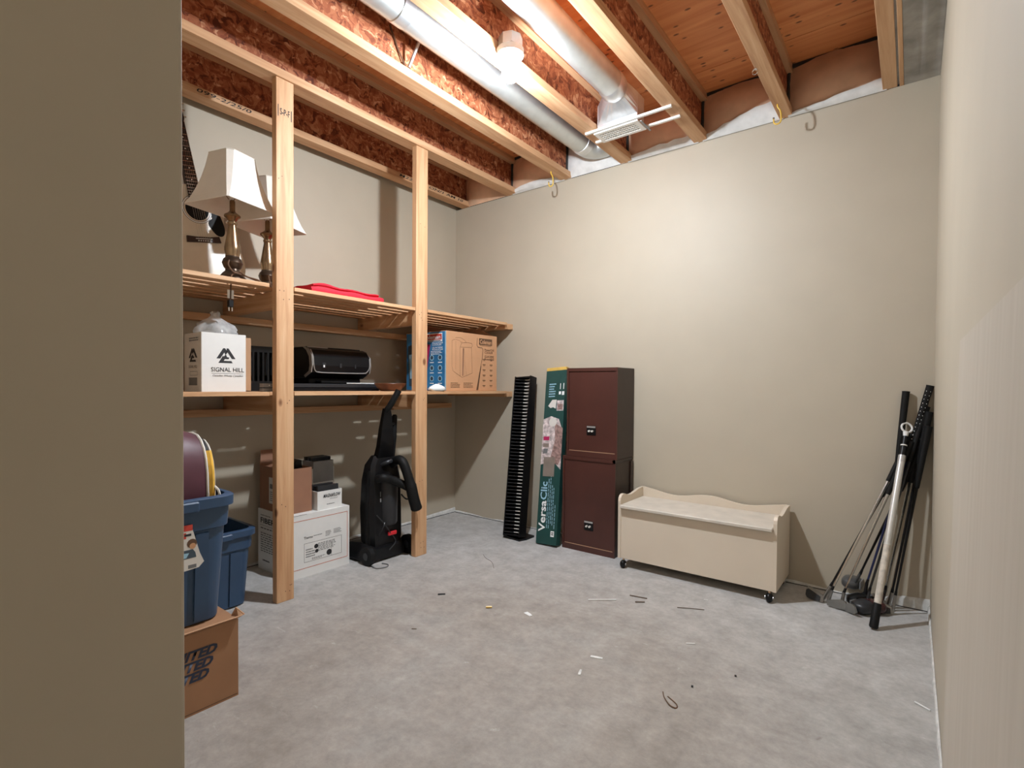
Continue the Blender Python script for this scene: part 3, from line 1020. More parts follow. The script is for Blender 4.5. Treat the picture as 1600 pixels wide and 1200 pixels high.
# red folded cloth
rc = thing('folded_cloth', 'bright red folded fabric lying on the upper shelf', 'fabric', (.44, -1.37, 1.462))
for zi, (x0, x1, y0, y1, z0, z1) in enumerate(((-.11, .125, -.215, .215, 0.0, .030), (-.10, .115, -.20, .19, .0305, .046))):
    rows = []
    n = 14
    for a in range(n + 1):
        t = a / n
        y = y0 + (y1 - y0) * t
        tap = 1 if 0 < a < n else .93
        hz = (1.0 + .35 * math.exp(-((t - .16) / .12) ** 2) - .25 * t) if zi == 1 else (1 - .1 * t)
        ring_ = []
        for (u, v) in ((0, 0), (.5, -.0), (1, 0), (1.03, .5), (1, 1), (.75, 1.05), (.5, .95), (.25, 1.08), (0, 1), (-.03, .5)):
            jx = .004 * math.sin(9 * t + 5 * u)
            ring_.append(((x0 + (x1 - x0) * u) * tap + jx, y, z0 + (z1 - z0) * v * hz * tap + (.003 * math.sin(14 * t + 6 * u) if v > .4 else 0)))
        rows.append(ring_)
    MB().rings(rows, M_RED).build('fabric_fold', None, rc, True, angle=60)

# ================================================================= LOWER SHELF
ZS = .9745
# carton with the triangle mark
t = thing('whisky_carton', 'white open carton with black triangle emblem standing on the lower shelf', 'box', (.325, -2.06, ZS))
wx, wy, wz = .175, .185, .255
mb = MB()
mb.box((0, 0, 0), (wx, .003, wz), M_GCARD)
mb.box((0, wy - .003, 0), (wx, wy, wz), M_WCARD)
mb.box((0, .003, 0), (.003, wy - .003, wz), M_WCARD)
mb.box((wx - .003, .003, 0), (wx, wy - .003, wz), M_WCARD)
mb.box((.003, .003, 0), (wx - .003, wy - .003, .004), M_CARD)
mb.build('carton_body', None, t)
MB().box((.02, wy + .001, .004), (wx - .002, wy + .024, wz - .012), M_CARD).build('side_flap', None, t)
d = Decal((wx, 0, 0), (0, 1, 0), (0, 0, 1))
cx, cy, s = .098, .16, .0019
tri = [[(-18, -14), (-2, 14), (2, 8), (-9, -10), (0, -10), (4, -16), (-18, -16)],
       [(0, 14), (16, -8), (8, -8), (0, 4), (-4, -2), (-8, -8), (-8, -2)],
       [(6, 14), (22, -14), (16, -16), (8, 0), (2, 10)],
       [(-13, -18), (-5, -4), (2, -6), (-3, -14), (20, -18), (18, -24), (-13, -24)]]
tri = [[(-19, -8), (-5, 16), (-1, 16), (4, 7), (0, 0), (-3, 6), (-11, -8)],
       [(2, 16), (6, 16), (21, -8), (13, -8), (4, 7), (1.5, 3)],
       [(-15, -18), (-5.5, -1), (-1, -8), (-4, -13), (12, -13), (15, -18)],
       [(-4, -3), (0.5, 2), (3, -4), (8, -5), (6, -9), (-1, -9)]]
for pl in tri:
    d.poly([(cx + x * s * 1.05, cy + y * s) for x, y in pl], M_INK)
d.rect(.04, .079, .172, .0805, M_GREYINK)
d.build('emblem', t)
text('SIGNAL HILL', t, M_INK, (wx, .038, .087), (0, 1, 0), (0, 0, 1), .138, .019, 0, .004)
text('Canadian Whisky Canadien', t, M_INK, (wx, .044, .064), (0, 1, 0), (0, 0, 1), .128, .010, .35, .004)
d = Decal((0, 0, 0), (1, 0, 0), (0, 0, 1))
for pl in tri:
    d.poly([(.088 + x * s * 1.2, .16 + y * s * .9) for x, y in pl], M_INK)
d.rect(.05, .03, .13, .058, M_GREYINK)
d.outline(.046, .028, .134, .060, .002, M_INK)
d.outline(.06, .07, .136, .088, .0015, M_GREYINK)
d.fine(.05, .22, .15, .24, 2, M_GREYINK)
d.build('side_print', t)
text('SIGNAL HILL', t, M_GREYINK, (.045, 0, .102), (1, 0, 0), (0, 0, 1), .09, .014, 0, .002)

# plastic bag bulging out of it
bagt = thing('plastic_bag', 'crumpled translucent plastic bag bulging out of the white carton', 'bag', (.41, -1.97, ZS + .20))
mb = MB()
rings_ = []
nb = 22
for z, r in ((0.0, .076), (.03, .080), (.058, .082), (.075, .078), (.095, .066), (.112, .046), (.124, .026), (.138, .017), (.150, .020), (.156, .012)):
    row = []
    for k in range(nb):
        a = 2 * PI * k / nb
        q = 1 + .10 * math.sin(5 * a + z * 40) + .08 * math.sin(9 * a - z * 70) + random.uniform(-.06, .06)
        row.append(Vector((r * q * math.cos(a) * .98, r * q * math.sin(a) * 1.02 + .004, z + .004 * math.sin(3 * a))))
    rings_.append(row)
mb.rings(rings_, M_BAG)
mb.build('bag_film', None, bagt, True, angle=80)
mb = MB()
rings_ = []
for z, r in ((0.0, .020), (.012, .026), (.024, .018), (.030, .006)):
    rings_.append([Vector((r * math.cos(2 * PI * k / 10) * (1 + random.uniform(-.1, .1)), .082 + .7 * r * math.sin(2 * PI * k / 10), .052 + z)) for k in range(10)])
mb.rings(rings_, M_BAG)
mb.build('bag_handle', None, bagt, True, angle=80)

# black slotted crate
t = thing('slotted_crate', 'black plastic crate with slotted side beside the white carton', 'crate', (.13, -1.775, ZS))
cx1, cy1, cz1 = .17, .185, .225
mb = MB()
mb.box((cx1 - .006, 0, 0), (cx1, cy1, .05), M_BLACK)
mb.box((cx1 - .006, 0, cz1 - .03), (cx1, cy1, cz1), M_BLACK)
n = 7
for k in range(n + 1):
    y = k * (cy1 - .010) / n
    mb.box((cx1 - .006, y, .05), (cx1, y + .010, cz1 - .03), M_BLACK)
mb.box((0, 0, 0), (.006, cy1, cz1), M_BLACK)
mb.box((.006, 0, 0), (cx1 - .006, .006, cz1), M_BLACK)
mb.box((.006, cy1 - .006, 0), (cx1 - .006, cy1, cz1), M_BLACK)
mb.box((.006, .006, 0), (cx1 - .006, cy1 - .006, .006), M_BLACK)
mb.build('crate_body', None, t)
for k in range(4):
    MB().tube([(cx1 - .03, .035 + .035 * k, .08), (cx1 - .03, .035 + .035 * k, .19)], .009, M_DGREY, 8).build('stored_tube', None, t, True)

t = thing('small_device', 'small grey device with a white dot beside the first stud', 'device', (.50, -1.815, ZS))
MB().box((0, 0, 0), (.035, .05, .016), M_GREY, .003).build('device_base', None, t)
MB().prism([(0, .002, .020), (.035, .002, .020), (.035, .05, .020), (0, .05, .020)], (0, 0, .018), M_GREY).build('device_top', None, t)
MB().tube([(.035, .03, .029), (.0365, .03, .029)], .0035, M_PAPER, 8).build('indicator', None, t)

# flat panel and printer
t = thing('flat_panel', 'long flat black panel lying on the lower shelf beneath the printer', 'panel', (.012, -1.575, ZS))
MB().box((0, 0, 0), (.318, .575, .016), M_BLACK, .003).build('panel_base', None, t)
MB().box((.006, .006, .0165), (.312, .569, .040), M_DGREY, .004).build('panel_lid', None, t)

t = thing('inkjet_printer', 'black and silver inkjet printer standing on the lower shelf', 'printer', (.035, -1.430, ZS + .041))
pw = .378
prof = [(0.0, .03), (.20, .03), (.262, .062), (.272, .10), (.268, .150), (.235, .188), (.20, .200), (.0, .196)]
mb = MB()
mb.prism([(x, 0, z) for x, z in prof], (0, pw, 0), M_BLACK)
mb.build('printer_body', None, t)
MB().box((.0, .02, 0.0), (.205, pw - .02, .0295), M_BLACKM, .004).build('printer_base', None, t)
for y0 in (-.004, pw):
    mb = MB()
    mb.prism([(x, y0, z) for x, z in [(.205, .034), (.266, .062), (.277, .10), (.272, .152), (.238, .191), (.198, .203), (.18, .203), (.215, .185), (.244, .148), (.25, .10), (.242, .07), (.195, .045)]], (0, .004, 0), M_SILVER)
    mb.build('side_trim', None, t)
MB().tube(bez([(.244, .006, .187), (.271, .004, .150), (.276, .006, .10), (.268, .02, .070), (.264, .05, .062), (.264, .15, .0605), (.264, pw - .05, .062), (.268, pw - .02, .070), (.276, pw - .006, .10), (.271, pw - .004, .150)], 5), .0032, M_SILVER, 6).build('front_trim', None, t, True)
MB().tube([(.205, .01, .203), (.214, .05, .2025), (.214, .13, .2015)], .0028, M_SILVER, 6).build('lid_trim', None, t, True)
MB().box((.02, .015, .2005), (.196, pw - .015, .207), M_DGREY, .003).build('scanner_lid', None, t)
d = Decal((.2735, 0, 0), (0, 1, 0), (0, 0, 1))
d.rect(.06, .088, .082, .116, M_DGREY)
d.rect(.066, .090, .074, .103, M_WHITEINK, .001)
d.rect(.17, .09, .183, .115, M_DGREY)
d.rect(.27, .09, .278, .112, M_DGREY)
d.build('button_label', t)
MB().box((.15, .06, .002), (.262, pw - .06, .016), M_BLACK, .003).build('output_tray', None, t)

# white cable on the panel, papers
tag(MB().tube(bez([(.315, -1.22, 1.0185), (.318, -1.17, 1.0185), (.312, -1.10, 1.0185), (.30, -1.06, 1.0185), (.28, -1.035, 1.0185)], 5), .0028, M_PAPER, 6).build('white_cable', None, None, True), 'short white cable lying on the black panel under the printer', 'cable')
t = MB()
for k in range(3):
    t.box((.06, -1.045, 1.0162 + .0022 * k), (.20, -.925, 1.0182 + .0022 * k), M_PAPER)
pp = thing('paper_pad', 'small stack of white paper behind the brown bowl', 'paper', (.0, 0, 0))
t.build('sheet', None, pp)
MB().box((.05, -.985, ZS), (.21, -.905, 1.016), M_DGREY, .003).build('backing_box', None, pp)

# wooden bowl
t = thing('wooden_bowl', 'low brown wooden bowl on the lower shelf beside the second stud', 'bowl', (.45, -1.015, ZS))
MB().lathe([(.0, .050), (.004, .058), (.02, .076), (.044, .092), (.046, .091), (.03, .078), (.010, .055), (.008, .0)], M_BOWL, 28).build('bowl_shell', None, t, True)

# crumpled white bag by the cooler box
t = MB()
rr = []
for z, r in ((0.0, .05), (.012, .066), (.026, .058), (.036, .034), (.042, .012)):
    rr.append([Vector((.575 + .48 * r * math.cos(2 * PI * k / 14) * (1 + random.uniform(-.15, .15)), -.755 + 1.05 * r * math.sin(2 * PI * k / 14) * (1 + random.uniform(-.12, .12)), ZS + z + random.uniform(-.003, .003) * (z > 0))) for k in range(14)])
t.rings(rr, M_PAPER)
tag(t.build('crumpled_bag', None, None, True, angle=70), 'crumpled white plastic bag between the second stud and the cooler box', 'bag')

# cooler carton
t = thing('cooler_carton', 'big cooler carton, brown with a blue printed end, on the lower shelf', 'box', (.17, -.652, ZS))
bx, by, bz = .38, .505, .385
MB().box((0, 0, 0), (bx, by, bz), M_CARDO, .002).build('carton_body', None, t)
# blue end (faces the camera side, -y)
d = Decal((0, 0, 0), (1, 0, 0), (0, 0, 1))
d.rect(.004, .004, bx - .012, bz - .004, M_BLUEP)
d.rect(bx - .011, .004, bx - .001, bz - .002, M_LBLUE)
d.poly([(.02, .30), (.12, .31), (.215, .305), (.17, .03), (.03, .03)], M_NAVYP, .0010)
d.poly([(.195, .305), (.235, .30), (.19, .04), (.165, .03), (.18, .12)], M_MAGENTA, .0014)
d.poly([(.03, .24), (.14, .25), (.135, .08), (.04, .08)], M_LBLUE, .0014)
d.rect(.15, .318, .345, .372, M_WHITEINK, .001)
d.rect(.160, .330, .340, .366, M_REDINK, .0014)
d.rect(.172, .320, .330, .326, M_GREYINK, .0014)
for k, yy in enumerate((.215, .148, .08)):
    for xx in (.25, .325):
        d.disc(xx, yy, .019, M_LBLUE, .001)
        d.disc(xx, yy, .013, M_NAVYP, .0014)
        d.rect(xx - .018, yy - .034, xx + .018, yy - .028, M_WHITEINK, .001)
d.fine(.24, .235, .35, .262, 3, M_WHITEINK)
d.build('end_print', t)
text('Coleman', t, M_WHITEINK, (.168, -.0016, .335), (1, 0, 0), (0, 0, 1), .162, .026, .1, .02)
text('PowerChill\nCOOLER', t, M_WHITEINK, (.255, -.001, .292), (1, 0, 0), (0, 0, 1), .095, .022, 0, .01)
text('GLACIERE\nPowerChill', t, M_WHITEINK, (.255, -.001, .262), (1, 0, 0), (0, 0, 1), .095, .022, 0, .01)
# brown side (faces +x)
d = Decal((bx, 0, 0), (0, 1, 0), (0, 0, 1))
d.line([(.05, .325), (.05, .16), (.06, .13), (.145, .09), (.165, .095), (.245, .12)], .0018, M_BROWNINK)
d.line([(.05, .325), (.08, .335), (.12, .33), (.135, .318), (.145, .325)], .0016, M_BROWNINK)
d.line([(.08, .345), (.13, .349), (.17, .335), (.185, .318)], .0016, M_BROWNINK)
d.line([(.085, .325), (.085, .14)], .0014, M_BROWNINK)
d.line([(.125, .29), (.128, .095)], .002, M_BROWNINK)
d.line([(.235, .29), (.24, .20), (.245, .12)], .002, M_BROWNINK)
d.line([(.128, .29), (.14, .315), (.19, .322), (.24, .318), (.245, .302), (.235, .29), (.128, .288)], .002, M_BROWNINK)
for k in range(3):
    d.line([(.155 + .004 * k, .285), (.15 + .012 * k, .18), (.15 + .02 * k, .10)], .0012, M_BROWNINK)
d.poly([(.15, .28), (.163, .28), (.158, .10), (.148, .10)], M_CARDD, .0007)
d.line([(.295, .36), (.29, .31), (.30, .298), (.345, .295), (.352, .285), (.345, .22), (.312, .10), (.292, .006)], .004, M_BROWNINK)
d.poly([(.331, .17), (.336, .17), (.306, .006), (.286, .006)], M_BROWNINK, .0009)
d.build('cooler_drawing', t)
d = Decal((bx, 0, 0), (0, 1, 0), (0, 0, 1))
d.rect(.312, .315, .450, .360, M_BROWNINK, .0007)
d.rect(.32, .308, .44, .311, M_BROWNINK, .0007)
d.build('logo_badge', t)
d = Decal((bx, 0, 0), (0, 1, 0), (0, 0, 1))
for k in range(6):
    for xx in (.365, .44):
        d.rect(xx - .014, .035 + .036 * k, xx + .016, .040 + .036 * k, M_BROWNINK)
        d.rect(xx - .010, .028 + .036 * k, xx + .012, .031 + .036 * k, M_BROWNINK)
d.fine(.04, .022, .13, .06, 4, M_BROWNINK)
d.fine(.16, .022, .26, .06, 4, M_BROWNINK)
tag(d.build('small_print', t), kind='stuff')
text('Coleman', t, M_CARDO, (bx, .32, .322), (0, 1, 0), (0, 0, 1), .12, .030, .1, .02)
text('PowerChill\nCOOLER', t, M_BROWNINK, (bx, .37, .258), (0, 1, 0), (0, 0, 1), .10, .034, 0, .015)
text('GLACIERE\nPowerChill', t, M_BROWNINK, (bx, .37, .212), (0, 1, 0), (0, 0, 1), .10, .034, 0, .015)
fl = MB()
fl.prism([(.01, .04, bz), (.01, .49, bz), (.05, .49, bz + .052), (.05, .13, bz + .062)], (.003, 0, 0), M_CARDD)
fl.prism([(.05, by - .002, bz), (bx - .02, by - .002, bz), (bx - .12, by - .05, bz + .055), (.1, by - .05, bz + .055)], (0, -.003, 0), M_CARD)
fl.build('open_flap', None, t)

# ================================================================= FLOOR, LEFT: BOXES, TOTES, BAG
def carton(name, label, loc, size, mt, top=True):
    t = thing(name, label, 'box', loc)
    sx, sy, sz = size
    mb = MB()
    w = .004
    mb.box((0, 0, 0), (w, sy, sz), mt)
    mb.box((sx - w, 0, 0), (sx, sy, sz), mt)
    mb.box((w, 0, 0), (sx - w, w, sz), mt)
    mb.box((w, sy - w, 0), (sx - w, sy, sz), mt)
    mb.box((w, w, 0), (sx - w, sy - w, w), mt)
    if top:
        mb.box((w, w, sz - w), (sx - w, sy - w, sz), mt)
    mb.build('carton_body', None, t)
    return t


# white box with the red outline
t = carton('white_shipping_box', 'large white carton with red border line on the floor behind the first stud', (.05, -1.60, 0), (.335, .35, .33), M_WCARD)
d = Decal((.335, 0, 0), (0, 1, 0), (0, 0, 1))
d.outline(.006, .045, .338, .30, .0026, M_ORANGEINK)
d.outline(.075, .075, .30, .175, .0016, M_GREYINK)
d.rect(.235, .075, .237, .155, M_GREYINK)
d.fine(.155, .12, .28, .165, 6, M_GREYINK)
d.fine(.085, .10, .14, .15, 4, M_GREYINK)
d.disc(.145, .148, .012, M_INK)
d.disc(.148, .122, .010, M_INK)
d.disc(.222, .098, .016, M_INK)
d.fine(.12, .082, .20, .095, 2, M_GREYINK)
d.fine(.20, .19, .235, .22, 4, M_GREYINK)
d.fine(.25, .195, .30, .222, 4, M_GREYINK)
d.fine(.13, .205, .19, .212, 1, M_GREYINK)
d.line([(0, .332 - .003), (.09, .329)], .0016, M_INK)
d.build('front_print', t)
text('Thermo', t, M_INK, (.335, .075, .198), (0, 1, 0), (0, 0, 1), .05, .013, 0, .008)
text('FIBERCAN', t, M_INK, (.03, 0, .255), (1, 0, 0), (0, 0, 1), .28, .030, 0, .022)
d = Decal((0, 0, 0), (1, 0, 0), (0, 0, 1))
d.rect(.02, .242, .31, .2435, M_GREYINK)
d.fine(.03, .225, .29, .236, 1, M_INK)
d.fine(.03, .10, .25, .21, 9, M_GREYINK)
d.fine(.05, .05, .14, .066, 1, M_INK)
d.fine(.03, .296, .14, .304, 1, M_INK)
d.build('end_print', t)

# open brown carton on it
t = carton('brown_carton', 'open brown cardboard carton standing on the large white carton', (.06, -1.595, .3305), (.275, .145, .235), M_CARDD, False)
fl = MB()
fl.prism([(.0, .0, .235), (.0, .13, .235), (-.012, .125, .315), (-.012, .01, .315)], (.003, 0, 0), M_CARDD)
fl.prism([(.02, .0, .235), (.26, .0, .235), (.23, .045, .262), (.04, .05, .25)], (0, .003, 0), M_CARDD)
fl.build('open_flap', None, t)
d = Decal((0, 0, 0), (1, 0, 0), (0, 0, 1))
d.rect(.10, .04, .20, .18, M_GCARD)
d.rect(.11, .12, .19, .145, M_GREYINK, .001)
d.fine(.11, .055, .19, .11, 5, M_GREYINK)
d.build('shipping_label', t)
MB().box((.1, .02, .02), (.21, .135, .205), M_BLACKM, .01).build('contents', None, t)
tag(MB().prism([(.20, -1.50, .52), (.20, -1.458, .52), (.20, -1.458, .595), (.20, -1.474, .60), (.20, -1.50, .585)], (.05, 0, 0), M_BLACK).build('black_case', None, None), 'black plastic case poking out of the open brown carton', 'case')

# two small white part boxes
t = carton('parts_box', 'small white open box reading MAGNAFLOW on the large white carton', (.235, -1.435, .3305), (.13, .150, .10), M_WCARD, False)
text('MAGNAFLOW', t, M_INK, (.13, .035, .062), (0, 1, 0), (0, 0, 1), .106, .020, .25, .03)
text('EXHAUST', t, M_GREYINK, (.13, .075, .050), (0, 1, 0), (0, 0, 1), .05, .007, .2, 0)
d = Decal((.13, 0, 0), (0, 1, 0), (0, 0, 1))
d.fine(.055, .024, .12, .03, 1, M_INK)
d.build('front_print', t)
for k in range(4):
    MB().box((.02 + .026 * k, .012, .006), (.036 + .026 * k, .138, .122 + .004 * (k % 2)), M_DGREY if k % 2 else M_BLACK).build('disc_case', None, t)
t = carton('parts_box', 'taller white box with grey sleeve behind the MAGNAFLOW box', (.085, -1.37, .3305), (.12, .140, .20), M_WCARD, False)
d = Decal((.12, 0, 0), (0, 1, 0), (0, 0, 1))
d.rect(.085, .155, .105, .172, M_GREYINK)
d.fine(.03, .16, .07, .17, 1, M_INK)
d.build('front_print', t)
MB().box((.006, .006, .12), (.1235, .134, .24), M_GREY).build('sleeve', None, t)
for k in range(3):
    MB().box((.015 + .033 * k, .012, .2405), (.038 + .033 * k, .128, .26), M_BLACK).build('disc_case', None, t)


def tote(label, loc, hx, hy, ht, taper):
    t = thing('storage_tote', label, 'bin', loc)
    s0 = 1 - taper / hx
    secs = []
    zs = [0.0, .006, .25 * ht, .74 * ht, .75 * ht, .93 * ht]
    for z in zs:
        k = z / ht
        d = taper * (1 - k)
        step = .007 if z >= .75 * ht else 0.0
        e = .012 if z == 0 else 0
        secs.append((z, hx - d + step - .016 - e, hy - d + step - .016 - e))
    out = [rrect(a, b, .045, z) for z, a, b in secs]
    inn = [rrect(a - .004, b - .004, .042, max(z, .012)) for z, a, b in secs[::-1]]
    mb = MB()
    mb.rings(out + inn, M_BLUE, cap=False)
    bm = mb.bm
    mb.poly(rrect(secs[0][1], secs[0][2], .045, 0.0), M_BLUE)
    mb.poly(rrect(secs[0][1] - .004, secs[0][2] - .004, .042, .012), M_BLUE)
    mb.build('tub', None, t, True, angle=50)
    # rim
    mb = MB()
    z0, z1 = .915 * ht, ht
    mb.rings([rrect(hx - .018, hy - .018, .045, z1 - .012), rrect(hx, hy, .05, z0), rrect(hx + .001, hy + .001, .05, z1 - .004), rrect(hx - .004, hy - .004, .05, z1), rrect(hx - .020, hy - .020, .045, z1), rrect(hx - .022, hy - .022, .045, z0 - .004)], M_BLUE, cap=False)
    mb.build('rim', None, t, True, angle=40)
    # raised corner panels with a groove between them on the front and back
    for sx in (-1, 1):
        for sy in (-1, 1):
            mb = MB()
            for z, zz in ((.03 * ht, .72 * ht),):
                x0 = hx - .016 - taper * (1 - z / ht)
                x1 = hx - .016 - taper * (1 - zz / ht)
                ya, yb = sy * (hy - .10 - taper), sy * (hy - .062 - taper)
                w = -.001
                mb.prism([(sx * (x0 + w), ya, z), (sx * (x0 + w), yb, z), (sx * (x1 + w), yb, zz), (sx * (x1 + w), ya, zz)], (sx * .007, 0, 0), M_BLUE)
            mb.build('corner_rib', None, t)
    for sx in (-1, 1):
        mb = MB()
        mb.box((sx * (hx - .012), -hy + .075, .905 * ht), (sx * (hx + .012), hy - .12, ht - .006), M_BLUE, .004)
        mb.build('lid_latch_ledge', None, t)
    return t


# carton reading UNITED
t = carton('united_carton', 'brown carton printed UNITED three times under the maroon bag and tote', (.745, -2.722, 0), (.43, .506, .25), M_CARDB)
for k in range(3):
    text('UNITED', t, M_NAVYINK, (.43, .290 - .012 * k, .168 - .034 * k), (0, 1, .0), (0, 0, 1), .152, .030, .35, .045)
d = Decal((.43, 0, 0), (0, 1, 0), (0, 0, 1))
d.rect(.0, .006, .503, .0085, M_BROWNINK)
d.build('crease_line', t)
fl = MB()
fl.prism([(.426, .0, .249), (.426, .50, .249), (.447, .512, .262), (.447, .0, .262)], (-.003, 0, .002), M_CARD)
fl.prism([(.428, .505, .25), (.385, .505, .25), (.400, .511, .276), (.432, .524, .258)], (0, .003, 0), M_CARD)
fl.build('open_flap', None, t)

tt = tote('blue plastic storage tote with paper label, standing on the brown carton', (.965, -2.458, .2505), .195, .252, .402, .022)
# label on the front face
fx = .1845
d = Decal((fx + .0015, -.05, .0), (0, 1, 0), (0, 0, 1))
d.poly([(.0, .175), (.185, .19), (.20, .205), (.188, .235), (.165, .322), (.0, .326)], M_GCARD)
d.rect(0, .308, .168, .326, M_REDINK, .001)
d.rect(.06, .285, .15, .303, M_REDINK, .001)
d.rect(.145, .292, .164, .299, M_INK, .0012)
d.disc(.166, .268, .014, M_BROWNINK, .001)
d.disc(.168, .260, .009, M_CARDO, .0012)
d.poly([(.05, .222), (.178, .224), (.175, .240), (.168, .250), (.06, .248)], M_NAVYP, .001)
d.poly([(.05, .224), (.150, .226), (.158, .240), (.06, .248)], M_LBLUE, .0012)
d.rect(.155, .192, .178, .203, M_GREYINK, .001)
d.build('paper_label', tt)

tote('lower blue storage tote standing open on the floor behind the other tote', (.305, -2.055, 0), .215, .23, .352, .020)

# maroon sports bag in the upper tote
t = thing('sports_bag', 'maroon sports bag with white piping stuffed into the upper blue tote', 'bag', (.965, -2.46, .655))


def ering(y, hx, hz, n=24, pw=.8):
    out = []
    for k in range(n):
        a = 2 * PI * k / n
        c, s = math.cos(a), math.sin(a)
        out.append(Vector((hx * math.copysign(abs(c) ** pw, c), y, hz * math.copysign(abs(s) ** pw, s))))
    return out


mb = MB()
mb.rings([ering(-.21, .06, .10), ering(-.20, .115, .17), ering(-.12, .14, .20), ering(.05, .142, .208), ering(.14, .136, .202), ering(.188, .122, .185)], M_MAROON)
mb.build('bag_body', None, t, True, angle=60)
mb = MB()
mb.rings([ering(.189, .118, .180), ering(.205, .118, .176), ering(.216, .10, .14), ering(.222, .05, .08)], M_BLACKM)
mb.build('bag_end', None, t, True, angle=60)
MB().tube([p for p in ering(.189, .123, .186)] + [ering(.189, .123, .186)[0]], .0042, M_PIPING, 6).build('piping', None, t, True)
MB().tube([p for p in ering(.212, .116, .166)] + [ering(.212, .116, .166)[0]], .0034, M_PIPING, 6).build('piping', None, t, True)
mb = MB()
rr = ering(.20, .121, .176, 48)
sel = [rr[i % 48] for i in range(-9, 7)]
mb.rings([[p + Vector((.002, -.006, 0)) for p in sel], [p + Vector((.007, .003, 0)) for p in sel], [p + Vector((.0, .012, 0)) for p in sel]], M_YELLOW, cap=False, close=False)
mb.build('yellow_panel', None, t, True)
MB().tube(bez([(.115, .208, .02), (.135, .218, .0), (.134, .220, -.05), (.115, .210, -.07)], 5), .004, M_PIPING, 6).build('zip_pull', None, t, True)

# ================================================================= VACUUM CLEANER
t = thing('upright_vacuum', 'black upright vacuum cleaner standing under the lower shelf', 'vacuum cleaner', (.418, -1.062, 0))
# local: +x towards the room, y along the wall
mb = MB()
sec = []
for x, hy, zt in ((-.20, .135, .055), (-.185, .148, .075), (-.10, .150, .095), (-.02, .148, .105), (.05, .140, .098), (.085, .115, .075)):
    sec.append([Vector((x, -hy, .012)), Vector((x, -hy, zt * .6)), Vector((x, -hy * .8, zt)), Vector((x, hy * .8, zt)), Vector((x, hy, zt * .6)), Vector((x, hy, .012))])
mb.rings(sec, M_BLACK)
mb.build('floor_head', None, t, True, angle=40)
MB().tube([(-.20, -.14, .035), (-.20, .14, .035)], .022, M_RUBBER, 8).build('bumper', None, t, True)
for sy, r in ((-1, .052), (1, .056)):
    wl = MB().tube([(.078, sy * .145 - .014, r), (.078, sy * .145 + .014, r)], r, M_BLACKM, 20).build('wheel', None, t, True)
    MB().tube([(.078, sy * .145 - .017, r), (.078, sy * .145 + .017, r)], r * .4, M_DGREY, 12).build('hub', None, wl, True)
# body column
mb = MB()
sec = []
for z, x0, x1, y0, y1 in ((.075, -.04, .065, -.105, .11), (.12, -.05, .075, -.112, .115), (.30, -.05, .075, -.118, .112), (.46, -.045, .070, -.112, .108), (.55, -.035, .060, -.098, .092), (.60, -.02, .045, -.065, .065)):
    c = .02
    sec.append([Vector(p) for p in ((x1, y0 + c, z), (x1, y1 - c, z), (x1 - c, y1, z), (x0 + c, y1, z), (x0, y1 - c, z), (x0, y0 + c, z), (x0 + c, y0, z), (x1 - c, y0, z))])
mb.rings(sec, M_BLACK)
mb.build('body', None, t, True, angle=30)
MB().lathe([(0, .055), (.01, .062), (.24, .066), (.27, .06), (.285, .03)], M_DGREY, 20, (.045, .012, .20)).build('dust_cup', None, t, True)
MB().tube(bez([(.05, -.035, .545), (.085, -.02, .565), (.085, .03, .57), (.05, .055, .555)], 5), .011, M_DGREY, 8).build('carry_handle', None, t, True)
MB().tube([(.02, -.095, .10), (.03, -.10, .35), (.03, -.092, .52)], [.022, .024, .018], M_BLACKM, 10).build('cord_hook_spine', None, t, True)
# handle stem
mb = MB()
sec = []
for z, y0, y1, th, xc in ((.57, -.055, .060, .040, .022), (.66, -.060, .042, .034, .058), (.76, -.080, .000, .028, .102), (.84, -.100, -.045, .024, .148), (.88, -.106, -.070, .024, .168)):
    sec.append([Vector((xc + sx * th / 2, y, z)) for sx, y in ((1, y0), (1, y1), (-1, y1), (-1, y0))])
mb.rings(sec, M_BLACK)
mb.build('handle_stem', None, t)
MB().tube(bez([(.166, -.090, .865), (.184, -.082, .89), (.203, -.064, .935), (.214, -.047, .972), (.216, -.043, .980)], 5), [.017] * 18 + [.019, .018, .014], M_RUBBER, 10).build('handle_grip', None, t, True)
MB().tube([(.03, .062, .58), (.032, .075, .70), (.032, .080, .825), (.032, .080, .835)], [.016, .016, .0155, .010], M_BLACKM, 10).build('crevice_wand', None, t, True)
MB().tube([(.105, -.03, .775), (.032, .08, .785)], .008, M_BLACKM, 8).build('wand_clip', None, t, True)
MB().tube(bez([(.075, -.075, .475), (.115, -.07, .485), (.125, -.02, .470), (.15, .035, .44), (.185, .060, .42)], 6), .024, M_RUBBER, 12).build('hose', None, t, True)
MB().tube(bez([(.045, .050, .54), (.10, .038, .572), (.16, .036, .565), (.20, .055, .45), (.212, .068, .37), (.216, .086, .31), (.216, .090, .298)], 6), [.018] + [.027] * 18 + [.032] * 12 + [.033] * 5 + [.022], M_RUBBER, 12).build('hose', None, t, True)
MB().tube(bez([(.07, .10, .36), (.10, .11, .335), (.15, .105, .345), (.19, .08, .37)], 5), .0045, M_RUBBER, 6).build('hose_clip', None, t, True)
MB().box((.082, -.012, .138), (.095, .050, .160), M_REDP, .004).build('release_pedal', None, t)
for a, b, c in (((.08, -.085, .27), (.10, -.05, .22), (.095, .0, .155)), ((.08, -.07, .15), (.105, -.06, .20), (.10, -.045, .225)), ((.085, .02, .14), (.105, .03, .10), (.10, -.01, .06))):
    MB().tube(bez([a, b, c], 6), .0032, M_DGREY, 6).build('power_cord', None, t, True)
d = Decal((.0762, -.06, .34), (0, 1, 0), (0, 0, 1))
d.rect(.0, .0, .008, .022, M_GREY)
d.rect(.0, .03, .006, .06, M_GREYINK)
d.build('badge', t)
